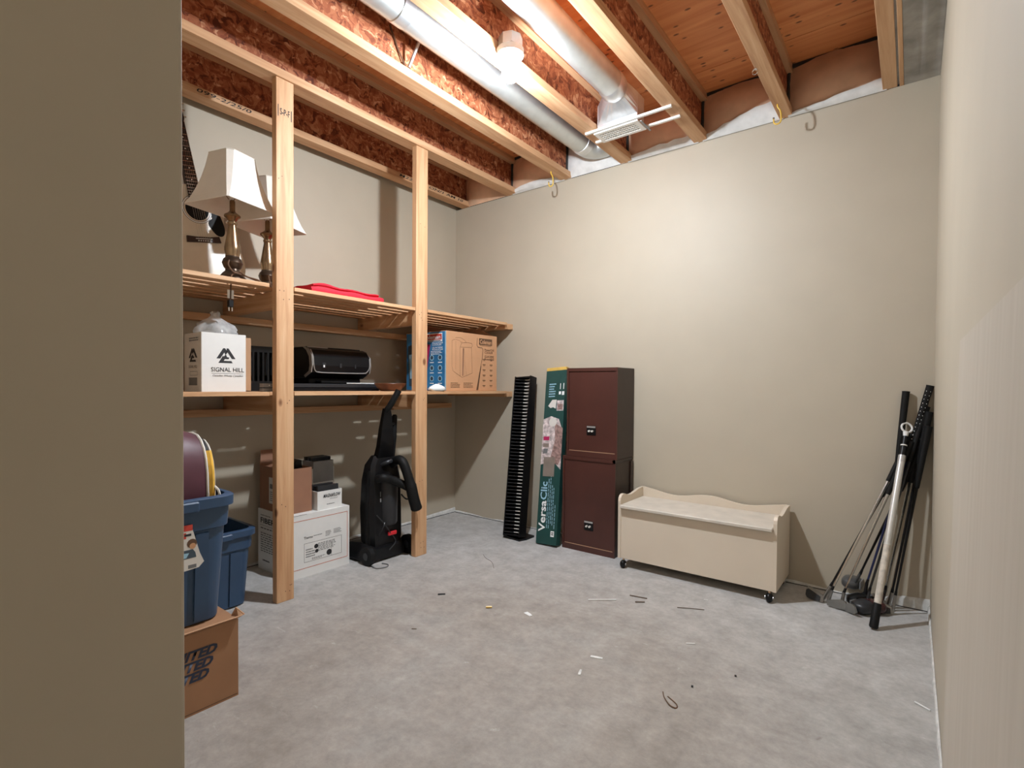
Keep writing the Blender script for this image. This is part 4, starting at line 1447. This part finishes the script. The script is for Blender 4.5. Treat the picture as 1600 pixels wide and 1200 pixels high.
MB().tube(bez([(.10, -.14, .004), (.16, -.15, .004), (.185, -.10, .004), (.16, -.07, .004), (.12, -.08, .004)], 5), .003, M_GREYINK, 6).build('power_cord', None, t, True)

# ================================================================= AGAINST THE BACK WALL
# disc rack
b0, t0 = Vector((.824, -.252, .012)), Vector((.758, -.045, 1.065))
up = (t0 - b0).normalized()
rt = Vector((1, 0, 0))
rt = (rt - up * rt.dot(up)).normalized()
rk = thing('disc_rack', 'tall narrow black disc rack leaning on the back wall', 'rack', M=frame(b0, rt, up))   # local z faces the room
Lr = (t0 - b0).length
hw, dp = .064, .075
for sx in (-1, 1):
    MB().box((sx * hw - .003, 0, -.0), (sx * hw + .003, Lr, dp - .0), M_BLACK).build('side_panel', None, rk)
MB().box((-hw + .003, 0, 0), (hw - .003, Lr, .004), M_BLACKM).build('back_panel', None, rk)
for yy in (.004, Lr - .012):
    MB().box((-hw + .003, yy, .004), (hw - .003, yy + .008, dp), M_BLACK).build('end_panel', None, rk)
mb = MB()
nsl = 46
for k in range(nsl):
    y = .022 + k * (Lr - .045) / (nsl - 1)
    mb.prism([(-hw + .003, y, .004), (-.004, y, .004), (-.004, y, .050), (-hw + .003, y, dp - .004)], (0, .004, 0), M_DGREY)
    mb.prism([(-.004, y, .004), (hw - .003, y, .004), (hw - .003, y, dp - .006), (.03, y, .040), (-.004, y, .040)], (0, .0045, 0), M_CDCASE)
tag(mb.build('slot_ridges', None, rk), kind='stuff')
mb = MB()
q = Matrix(frame(b0, rt, up)).inverted()
pts = [(.738, -.298, .0), (.886, -.318, .0), (.905, -.262, .0), (.905, -.175, .0), (.752, -.155, .0)]
mb.prism([q @ Vector(p) for p in pts], q.to_3x3() @ Vector((0, 0, .012)), M_BLACK)
mb.build('base_plate', None, rk)

# laminate flooring carton
b0 = Vector((1.0735, -.244, .002))
t0 = Vector((.995, -.012, 1.128))
up = (t0 - b0).normalized()
rt = Vector((1, 0, 0))
rt = (rt - up * rt.dot(up)).normalized()
fc = thing('flooring_carton', 'long narrow dark green carton reading VersaClic leaning beside brown cabinets', 'box', M=frame(b0, rt, up))
Lf = (t0 - b0).length
wf_, th = .077, .045
MB().box((-wf_, 0, 0), (wf_, Lf - .022, th), M_GREENP, .001).build('carton_body', None, fc)
MB().box((-wf_, Lf - .0218, 0), (wf_, Lf, th - .001), M_YELLOWP, .001).build('end_cap', None, fc)
d = Decal((-wf_, 0, th), (1, 0, 0), (0, 1, 0))
w2 = 2 * wf_
d.poly([(0, .50), (.10, .52), (w2, .47), (w2, .72), (.12, .80), (.06, .82), (0, .80)], M_PHOTO)
d.poly([(.065, .52), (w2 - .02, .50), (w2, .55), (w2, .74), (.09, .775), (.10, .66)], M_PHOTOD, .0009)
d.rect(.01, .66, .055, .685, M_MAGENTA, .001)
d.rect(.01, .615, .055, .64, M_TAUPE, .001)
d.poly([(.01, .57), (.045, .575), (.05, .605), (.015, .605)], M_GREYINK, .001)
d.disc(.075, .78, .030, M_GCARD, .001)
d.rect(.022, .425, .108, .55, M_TAUPE, .0013)
d.poly([(.03, .89), (.06, .93), (.095, .93), (.09, .87), (.07, .88), (.05, .875)], M_GCARD, .0009)
d.rect(.098, .855, w2 - .004, .925, M_PHOTO, .0009)
d.rect(.104, .862, w2 - .010, .90, M_PHOTOD, .0012)
d.fine(.03, .95, .085, 1.05, 6, M_LBLUE)
d.rect(.108, .965, .124, .985, M_WHITEINK)
d.rect(.132, .96, .150, .985, M_WHITEINK)
d.rect(.115, 1.0, .120, 1.04, M_WHITEINK)
d.rect(.14, 1.0, .145, 1.04, M_WHITEINK)
d.rect(.108, .05, .134, .085, M_WHITEINK)
d.rect(.113, .060, .129, .066, M_INK, .001)
d.rect(.113, .071, .129, .077, M_INK, .001)
for xx, ya, yb in ((.072, .10, .40), (.086, .10, .43), (.100, .13, .36), (.112, .12, .34), (.128, .10, .25)):
    y = ya
    while y < yb:
        l = random.uniform(.012, .03)
        d.rect(xx, y, xx + .004, y + l, M_LBLUE)
        y += l + .006
d.build('carton_print', fc)
text('Versa', fc, M_WHITEINK, (-wf_ + .064, .075, th), (0, 1, 0), (-1, 0, 0), .195, .050, 0, .02)
text('Clic', fc, M_LBLUE, (-wf_ + .064, .275, th), (0, 1, 0), (-1, 0, 0), .115, .050, 0, .02)

# two brown box cabinets
def cabinet(label, x0, x1, z0, z1, yf, yb, lx, lz, sk):
    t = thing('box_cabinet', label, 'cabinet', (x0, yf, z0))
    w, h, dpt = x1 - x0, z1 - z0, yb - yf
    mb = MB()
    f = .012
    mb.box((0, 0.010, 0), (w, dpt, h), M_CABS, .002)
    mb.build('case', None, t)
    fr = MB()
    fr.box((0, 0, 0), (w, .010, .034), M_CABF)
    fr.box((0, 0, h - .020), (w, .010, h), M_CABF)
    fr.box((0, 0, .034), (f, .010, h - .020), M_CABF)
    fr.box((w - f, 0, .034), (w, .010, h - .020), M_CABF)
    fr.build('front_frame', None, t)
    MB().box((f, .006, .034), (w - f, .0098, h - .020), M_CABF).build('front_panel', None, t)
    MB().box((f + .004, .0035, .034), (w - f - .004, .006, .0375), M_GOLD).build('panel_edge_glint', None, t)  # gold strip painted as the reflection on the panel's bottom edge
    lp = MB()
    lp.box((lx - .031, .003, lz - .030), (lx + .031, .006, lz + .028), M_BLACK, .002)
    pl = lp.build('terminal_plate', None, t)
    MB().box((lx - .029, .0018, lz + .016), (lx + .029, .003, lz + .026), M_SILVER).build('plate_label', None, pl)
    for sx in (-1, 1):
        MB().tube([(lx + sx * .010, .003, lz - .004), (lx + sx * .010, -.009, lz - .004)], .006, M_CDCASE, 10).build('knob', None, pl, True)
    return t, w, h, dpt


c1, w, h, dpt = cabinet('brown boxy cabinet on the floor beneath an identical one', 1.163, 1.523, 0, .578, -.237, -.003, .185, .165, 0)
MB().tube([(w - .006, .0, h - .010), (w - .006, dpt, h - .010)], .012, M_CABS, 10).build('edge_moulding', None, c1, True)
MB().box((w + .0005, dpt - .035, .05), (w + .010, dpt - .004, h - .025), M_CABS, .002).build('back_batten', None, c1)
cabinet('brown boxy cabinet stacked on top of an identical one', 1.188, 1.530, .5785, 1.122, -.233, -.003, .170, .165, 0)

# toy chest
X0, X1, YF, YB = 1.597, 2.402, -.345, -.026
t = thing('toy_chest', 'cream painted toy chest with scalloped back on small casters', 'chest', (X0, YF, 0))
w, dpt = X1 - X0, YB - YF
zb, zl = .052, .335
MB().box((.016, .004, zb), (w - .016, .018, zl), M_CREAM, .001).build('front_panel', None, t)
MB().box((.016, .018, zb), (w - .016, dpt - .016, zb + .012), M_CREAM).build('bottom_panel', None, t)


def side(x):
    pr = [(0.0, zb), (0.0, .372), (.004, .388), (.014, .400), (.030, .406), (.052, .405), (.075, .398), (.100, .391), (.130, .388), (.165, .391), (.20, .398), (.235, .404), (.262, .406), (dpt, .406), (dpt, zb)]
    MB().prism([(x, y, z) for y, z in pr], (.016, 0, 0), M_CREAM).build('side_panel', None, t)


side(0)
side(w - .016)
n = 40
bp = [(.016, dpt - .016, zb)]
for k in range(n + 1):
    s = k / n
    u = abs(s - .5) * 2
    z = .391 + .012 * math.cos(2 * PI * u) + (.004 if u > .9 else 0) * (u - .9) / .1
    bp.append((.016 + (w - .032) * s, dpt - .016, z))
bp.append((w - .016, dpt - .016, zb))
MB().prism(bp, (0, .016, 0), M_CREAM).build('back_panel', None, t)
MB().box((.017, -.022, zl + .001), (w - .017, dpt - .030, zl + .018), M_CREAMT, .003).build('lid', None, t)
MB().box((.017, dpt - .029, zl - .004), (w - .017, dpt - .017, zl + .016), M_CREAMT).build('hinge_rail', None, t)
for cxx in (.032, w - .03):
    for cyy in (.010, dpt - .03):
        cs = MB().ellipsoid((cxx, cyy - .006, .0225), (.017, .0225, .0225), M_BLACK, 16, 10).build('caster', None, t, True)
        MB().tube([(cxx, cyy, .030), (cxx, cyy, zb)], .006, M_GOLD, 8).build('stem', None, cs)
        MB().tube([(cxx - .0185, cyy - .006, .0225), (cxx + .0185, cyy - .006, .0225)], .008, M_SILVER, 10).build('cap', None, cs)

# panel leaning on the right wall
lpn = thing('leaning_panel', 'wide plain tan-painted board leaning flat against the right-hand wall', 'panel', (0, 0, 0))
MB().prism([(2.9420, -1.640, .0), (2.9420, -2.70, .0), (2.9600, -2.70, 1.10), (2.9600, -1.640, 1.10)], (.0055, 0, 0), M_BOARD).build('board_face', None, lpn)

# ================================================================= GOLF CLUBS
def club(label, B, T, kind, toe, shaft=M_CHROME, gr=.25, rot=0.0, head_mt=None, name='golf_club', dots=False):
    B, T = Vector(B), Vector(T)
    ax = (T - B).normalized()
    g = T - ax * gr
    t = thing(name, label, 'golf club', B)
    z = lambda p: Vector(p) - B
    fer = B + ax * .055
    MB().tube([z(fer), z(B.lerp(g, .55)), z(g)], [.0043, .0055, .0068], shaft, 8).build('shaft', None, t, True)
    MB().tube([z(g), z(g + ax * .004), z(g + ax * .12), z(T - ax * .006), z(T - ax * .001), z(T)], [.0092, .0102, .0128, .0150, .0160, .0120], M_RUBBER, 12).build('grip', None, t, True)
    MB().tube([z(fer - ax * .004), z(fer + ax * .020)], [.0065, .005], M_BLACK, 8).build('ferrule', None, t, True)
    if dots:
        mb = MB()
        toc = (CPOS - T)
        toc = (toc - ax * toc.dot(ax)).normalized()
        sd = ax.cross(toc)
        for k in range(13):
            for w in (-.55, .55):
                dr = (toc * math.cos(w) + sd * math.sin(w))
                p = z(g + ax * (.02 + k * (gr - .03) / 13)) + dr * (.0098 + .0032 * k / 13)
                mb.ellipsoid(p, (.0024, .0024, .0024), M_PAPER, 6, 4)
        tag(mb.build('grip_dots', None, t), kind='stuff')
    toe = Vector((toe[0], toe[1], 0)).normalized()
    fwd = Vector((-toe.y, toe.x, 0))
    if kind == 'iron':
        mt_ = head_mt or M_IRON
        hd = MB()
        bz = -B.z
        pts = []
        for s, zz in ((0, .0), (.03, -.004), (.070, .002), (.080, .014), (.080, .042), (.070, .050), (.055, .046), (.0, .026)):
            pts.append(toe * s + Vector((0, 0, bz + .006 + zz)) + fwd * (.010 - zz * .35))
        hd.prism(pts, fwd * .009, mt_)
        ho_ = hd.build('club_head', None, t)
        cv_ = []
        MB().prism([p + fwd * .0092 + Vector((0, 0, 0)) for p in [q_ * .8 + (pts[2] * .2) for q_ in pts]], fwd * .0025, M_DGREY).build('cavity', None, ho_)
        MB().tube([toe * .004 + Vector((0, 0, bz + .018)) + fwd * .008, z(fer)], [.0075, .0068], mt_, 8).build('hosel', None, t, True)
    else:
        mt_ = head_mt or M_BLACK
        c = toe * .045 + fwd * .022 + Vector((0, 0, -B.z + .030 + rot))
        M = Matrix((toe, fwd, Vector((0, 0, 1)))).transposed()
        ho_ = MB().ellipsoid(c, (.056, .042, .028), mt_, 18, 10, M, .8).build('club_head', None, t, True)
        MB().obox(c - fwd * .042 * .93, toe * .075, fwd * .006, Vector((0, 0, .036)), M_GREY, .002).build('face_plate', None, ho_)
        MB().tube([toe * .006 + Vector((0, 0, -B.z + .028 + rot)) + fwd * .01, z(fer)], [.008, .0065], mt_, 8).build('hosel', None, t, True)
    return t


G = 'golf clubs leaning in the corner'
club('golf club with long black grip standing highest on the back wall, left in the bunch', (2.791, -.135, .03), (2.866, -.018, .995), 'wood', (-1, -.45), M_CHROME, .36, head_mt=M_WOODRED)
club('iron with chrome shaft and its blade at the front of the bunch', (2.590, -.232, .03), (2.892, -.020, .800), 'iron', (1, -.25), M_CHROME, .24)
club('iron with chrome shaft crossing just behind the silver ball retriever', (2.640, -.232, .03), (2.888, -.045, .768), 'iron', (.8, -.6), M_CHROME, .26)
club('iron lying lowest with its toe towards the cream chest', (2.578, -.180, .03), (2.880, -.018, .735), 'iron', (-1, .28), M_BLACK, .25)
club('wood with grey head propped above the black wood', (2.690, -.075, .085), (2.936, -.020, .775), 'wood', (.1, 1), M_BLACK, .25, rot=.045, head_mt=M_HEADG)
club('tallest club, black wood with blue shaft and white-dotted grip in the corner', (2.722, -.082, .045), (2.952, -.022, 1.022), 'wood', (-.6, -.8), M_BLUESH, .27, head_mt=M_BLACKM, dots=True)
club('iron with dark grey grip and chrome shaft just right of the retriever', (2.795, -.080, .03), (2.920, -.019, .778), 'iron', (-1, .1), M_CHROME, .20, head_mt=M_DGREY)
club('club with thick dark grip and black shaft leaning nearest the right wall', (2.835, -.130, .03), (2.948, -.055, .842), 'iron', (-1, -.3), M_BLACK, .28)
club('black shafted club with its grip tip just above the thick dark grip', (2.822, -.100, .03), (2.950, -.035, .905), 'iron', (-1, .4), M_BLACK, .24)
club('club whose grip hides behind the tallest white-dotted grip', (2.735, -.150, .03), (2.940, -.019, .928), 'wood', (-.5, -.9), M_DGREY, .26, head_mt=M_DGREY)


# ball retriever
B, T = Vector((2.774, -.372, .0)), Vector((2.872, -.045, .835))
t = thing('ball_retriever', 'silver telescopic golf ball retriever with a white ring at the top', 'ball retriever', B)
ax = (T - B).normalized()
z = lambda s: ax * s
L = (T - B).length
MB().tube([z(.006), z(.012), z(.105), z(.112)], [.012, .0165, .0160, .012], M_RUBBER, 14).build('end_grip', None, t, True)
MB().tube([z(.10), z(.36)], .0132, M_POLEW, 14).build('worn_section', None, t, True)
MB().tube([z(.36), z(.74)], .0135, M_POLE, 14).build('tube', None, t, True)
MB().tube([z(.735), z(.765)], .0145, M_SILVER, 14).build('collar', None, t, True)
MB().tube([z(.765), z(.81)], .0115, M_BLACK, 12).build('inner_tube', None, t, True)
MB().tube([z(.81), z(.815)], .0125, M_PAPER, 12).build('band', None, t, True)
MB().tube([z(.815), z(.856)], .0098, M_BLACK, 12).build('inner_tube', None, t, True)
MB().tube([z(.854), z(.876)], [.0085, .012], M_PAPER, 10).build('ring_socket', None, t, True)
side_v = CR.copy()
rc_ = z(.897)
nrm = Vector((.45, -.78, .35)).normalized()
e1 = nrm.cross(Vector((0, 0, 1))).normalized()
e2 = nrm.cross(e1).normalized()
MB().tube([rc_ + (e1 * math.cos(2 * PI * k / 24) + e2 * math.sin(2 * PI * k / 24)) * .0215 for k in range(25)], .0042, M_PAPER, 8).build('ring', None, t, True)

# ================================================================= BITS ON THE FLOOR
def bit(name, label, cat, pts, r, mt, seg=6, flat=False):
    o = MB().tube([(x, y, r + zz) for x, y, zz in pts], r, mt, seg).build(name, None, None, True)
    return tag(o, label, cat)


def scrap(name, label, cat, pts, mt, th=.0012):
    o = MB().prism([(x, y, .0006) for x, y in pts], (0, 0, th), mt).build(name, None, None)
    return tag(o, label, cat)


def quad(cx, cy, l, w, a):
    c, s = math.cos(a), math.sin(a)
    return [(cx + c * x - s * y, cy + s * x + c * y) for x, y in ((-l / 2, -w / 2), (l / 2, -w * .35), (l / 2, w * .4), (0, w * .55), (-l / 2, w / 2))]


scrap('floor_chip', 'dark chip on the concrete in front of the vacuum cleaner', 'debris', quad(1.108, -1.235, .036, .012, .75), M_INK, .003)
bit('yellow_clip', 'small yellow clip lying mid-floor', 'clip', [(1.375, -1.218, 0), (1.395, -1.200, 0)], .005, M_HOOKY)
scrap('paper_scrap', 'small white paper scrap lying mid-floor beside the yellow clip', 'scrap', quad(1.562, -1.150, .042, .020, -.35), M_PAPER)
bit('white_stick', 'thin white stick on the floor before the brown cabinets', 'stick', [(1.695, -.852, 0), (1.799, -.769, 0)], .0032, M_PAPER)
bit('wood_splinter', 'longer brown splinter on the floor beside the white stick', 'splinter', [(1.826, -.68, 0), (1.907, -.664, 0)], .0028, M_DUST)
bit('wood_splinter', 'shorter brown splinter just in front of the longer one', 'splinter', [(1.88, -.737, 0), (1.915, -.71, 0)], .0032, M_DUST)
bit('dry_twig', 'forked dry twig on the floor in front of the cream chest', 'twig', [(2.055, -.672, 0), (2.10, -.650, .002), (2.16, -.62, 0)], .0018, M_DUST)
scrap('paint_flake', 'white paint flake on the floor nearest the camera of the flakes', 'flake', quad(1.978, -1.413, .035, .009, 1.9), M_PLASTER)
scrap('paint_flake', 'long pale paint flake behind the white paint flakes', 'flake', quad(1.975, -1.288, .045, .014, .3), M_PLASTER)
scrap('paint_flake', 'curved white flake on the floor before the chest', 'flake', quad(2.215, -.965, .035, .007, .6), M_PLASTER)
scrap('paint_flake', 'tiny white flake under the front edge of the chest', 'flake', quad(2.13, -.50, .018, .010, .2), M_PLASTER)
bit('twist_tie', 'bent brown twist tie lying on the open floor', 'twist tie', [tuple(p) for p in bez([(2.253, -1.347, 0), (2.268, -1.375, .001), (2.297, -1.405, .002), (2.318, -1.405, 0), (2.312, -1.385, 0), (2.275, -1.362, 0)], 4)], .0018, M_BROWNINK)
bit('dark_crumb', 'tiny black crumb on the floor beside the twist tie', 'crumb', [(2.316, -1.258, 0), (2.322, -1.257, 0)], .0035, M_INK)
bit('dark_crumb', 'tiny black crumb on the floor between the twist tie and chest', 'crumb', [(2.413, -1.10, 0), (2.419, -1.098, 0)], .003, M_INK)
bit('plastic_strip', 'white plastic strip on the floor at the foot of the right wall', 'strip', [(2.909, -.90, 0), (2.947, -.926, 0)], .003, M_PAPER)
bit('loose_hair', 'curved brown thread on the floor near the disc rack', 'thread', [tuple(p) for p in bez([(.875, -.66, 0), (.93, -.70, 0), (1.0, -.73, 0), (1.075, -.80, 0)], 4)], .0011, M_DUST)
scrap('floor_chip', 'small dark chip on the concrete near the front of the wooden stud', 'debris', quad(1.275, -1.557, .02, .005, .6), M_DUST, .002)
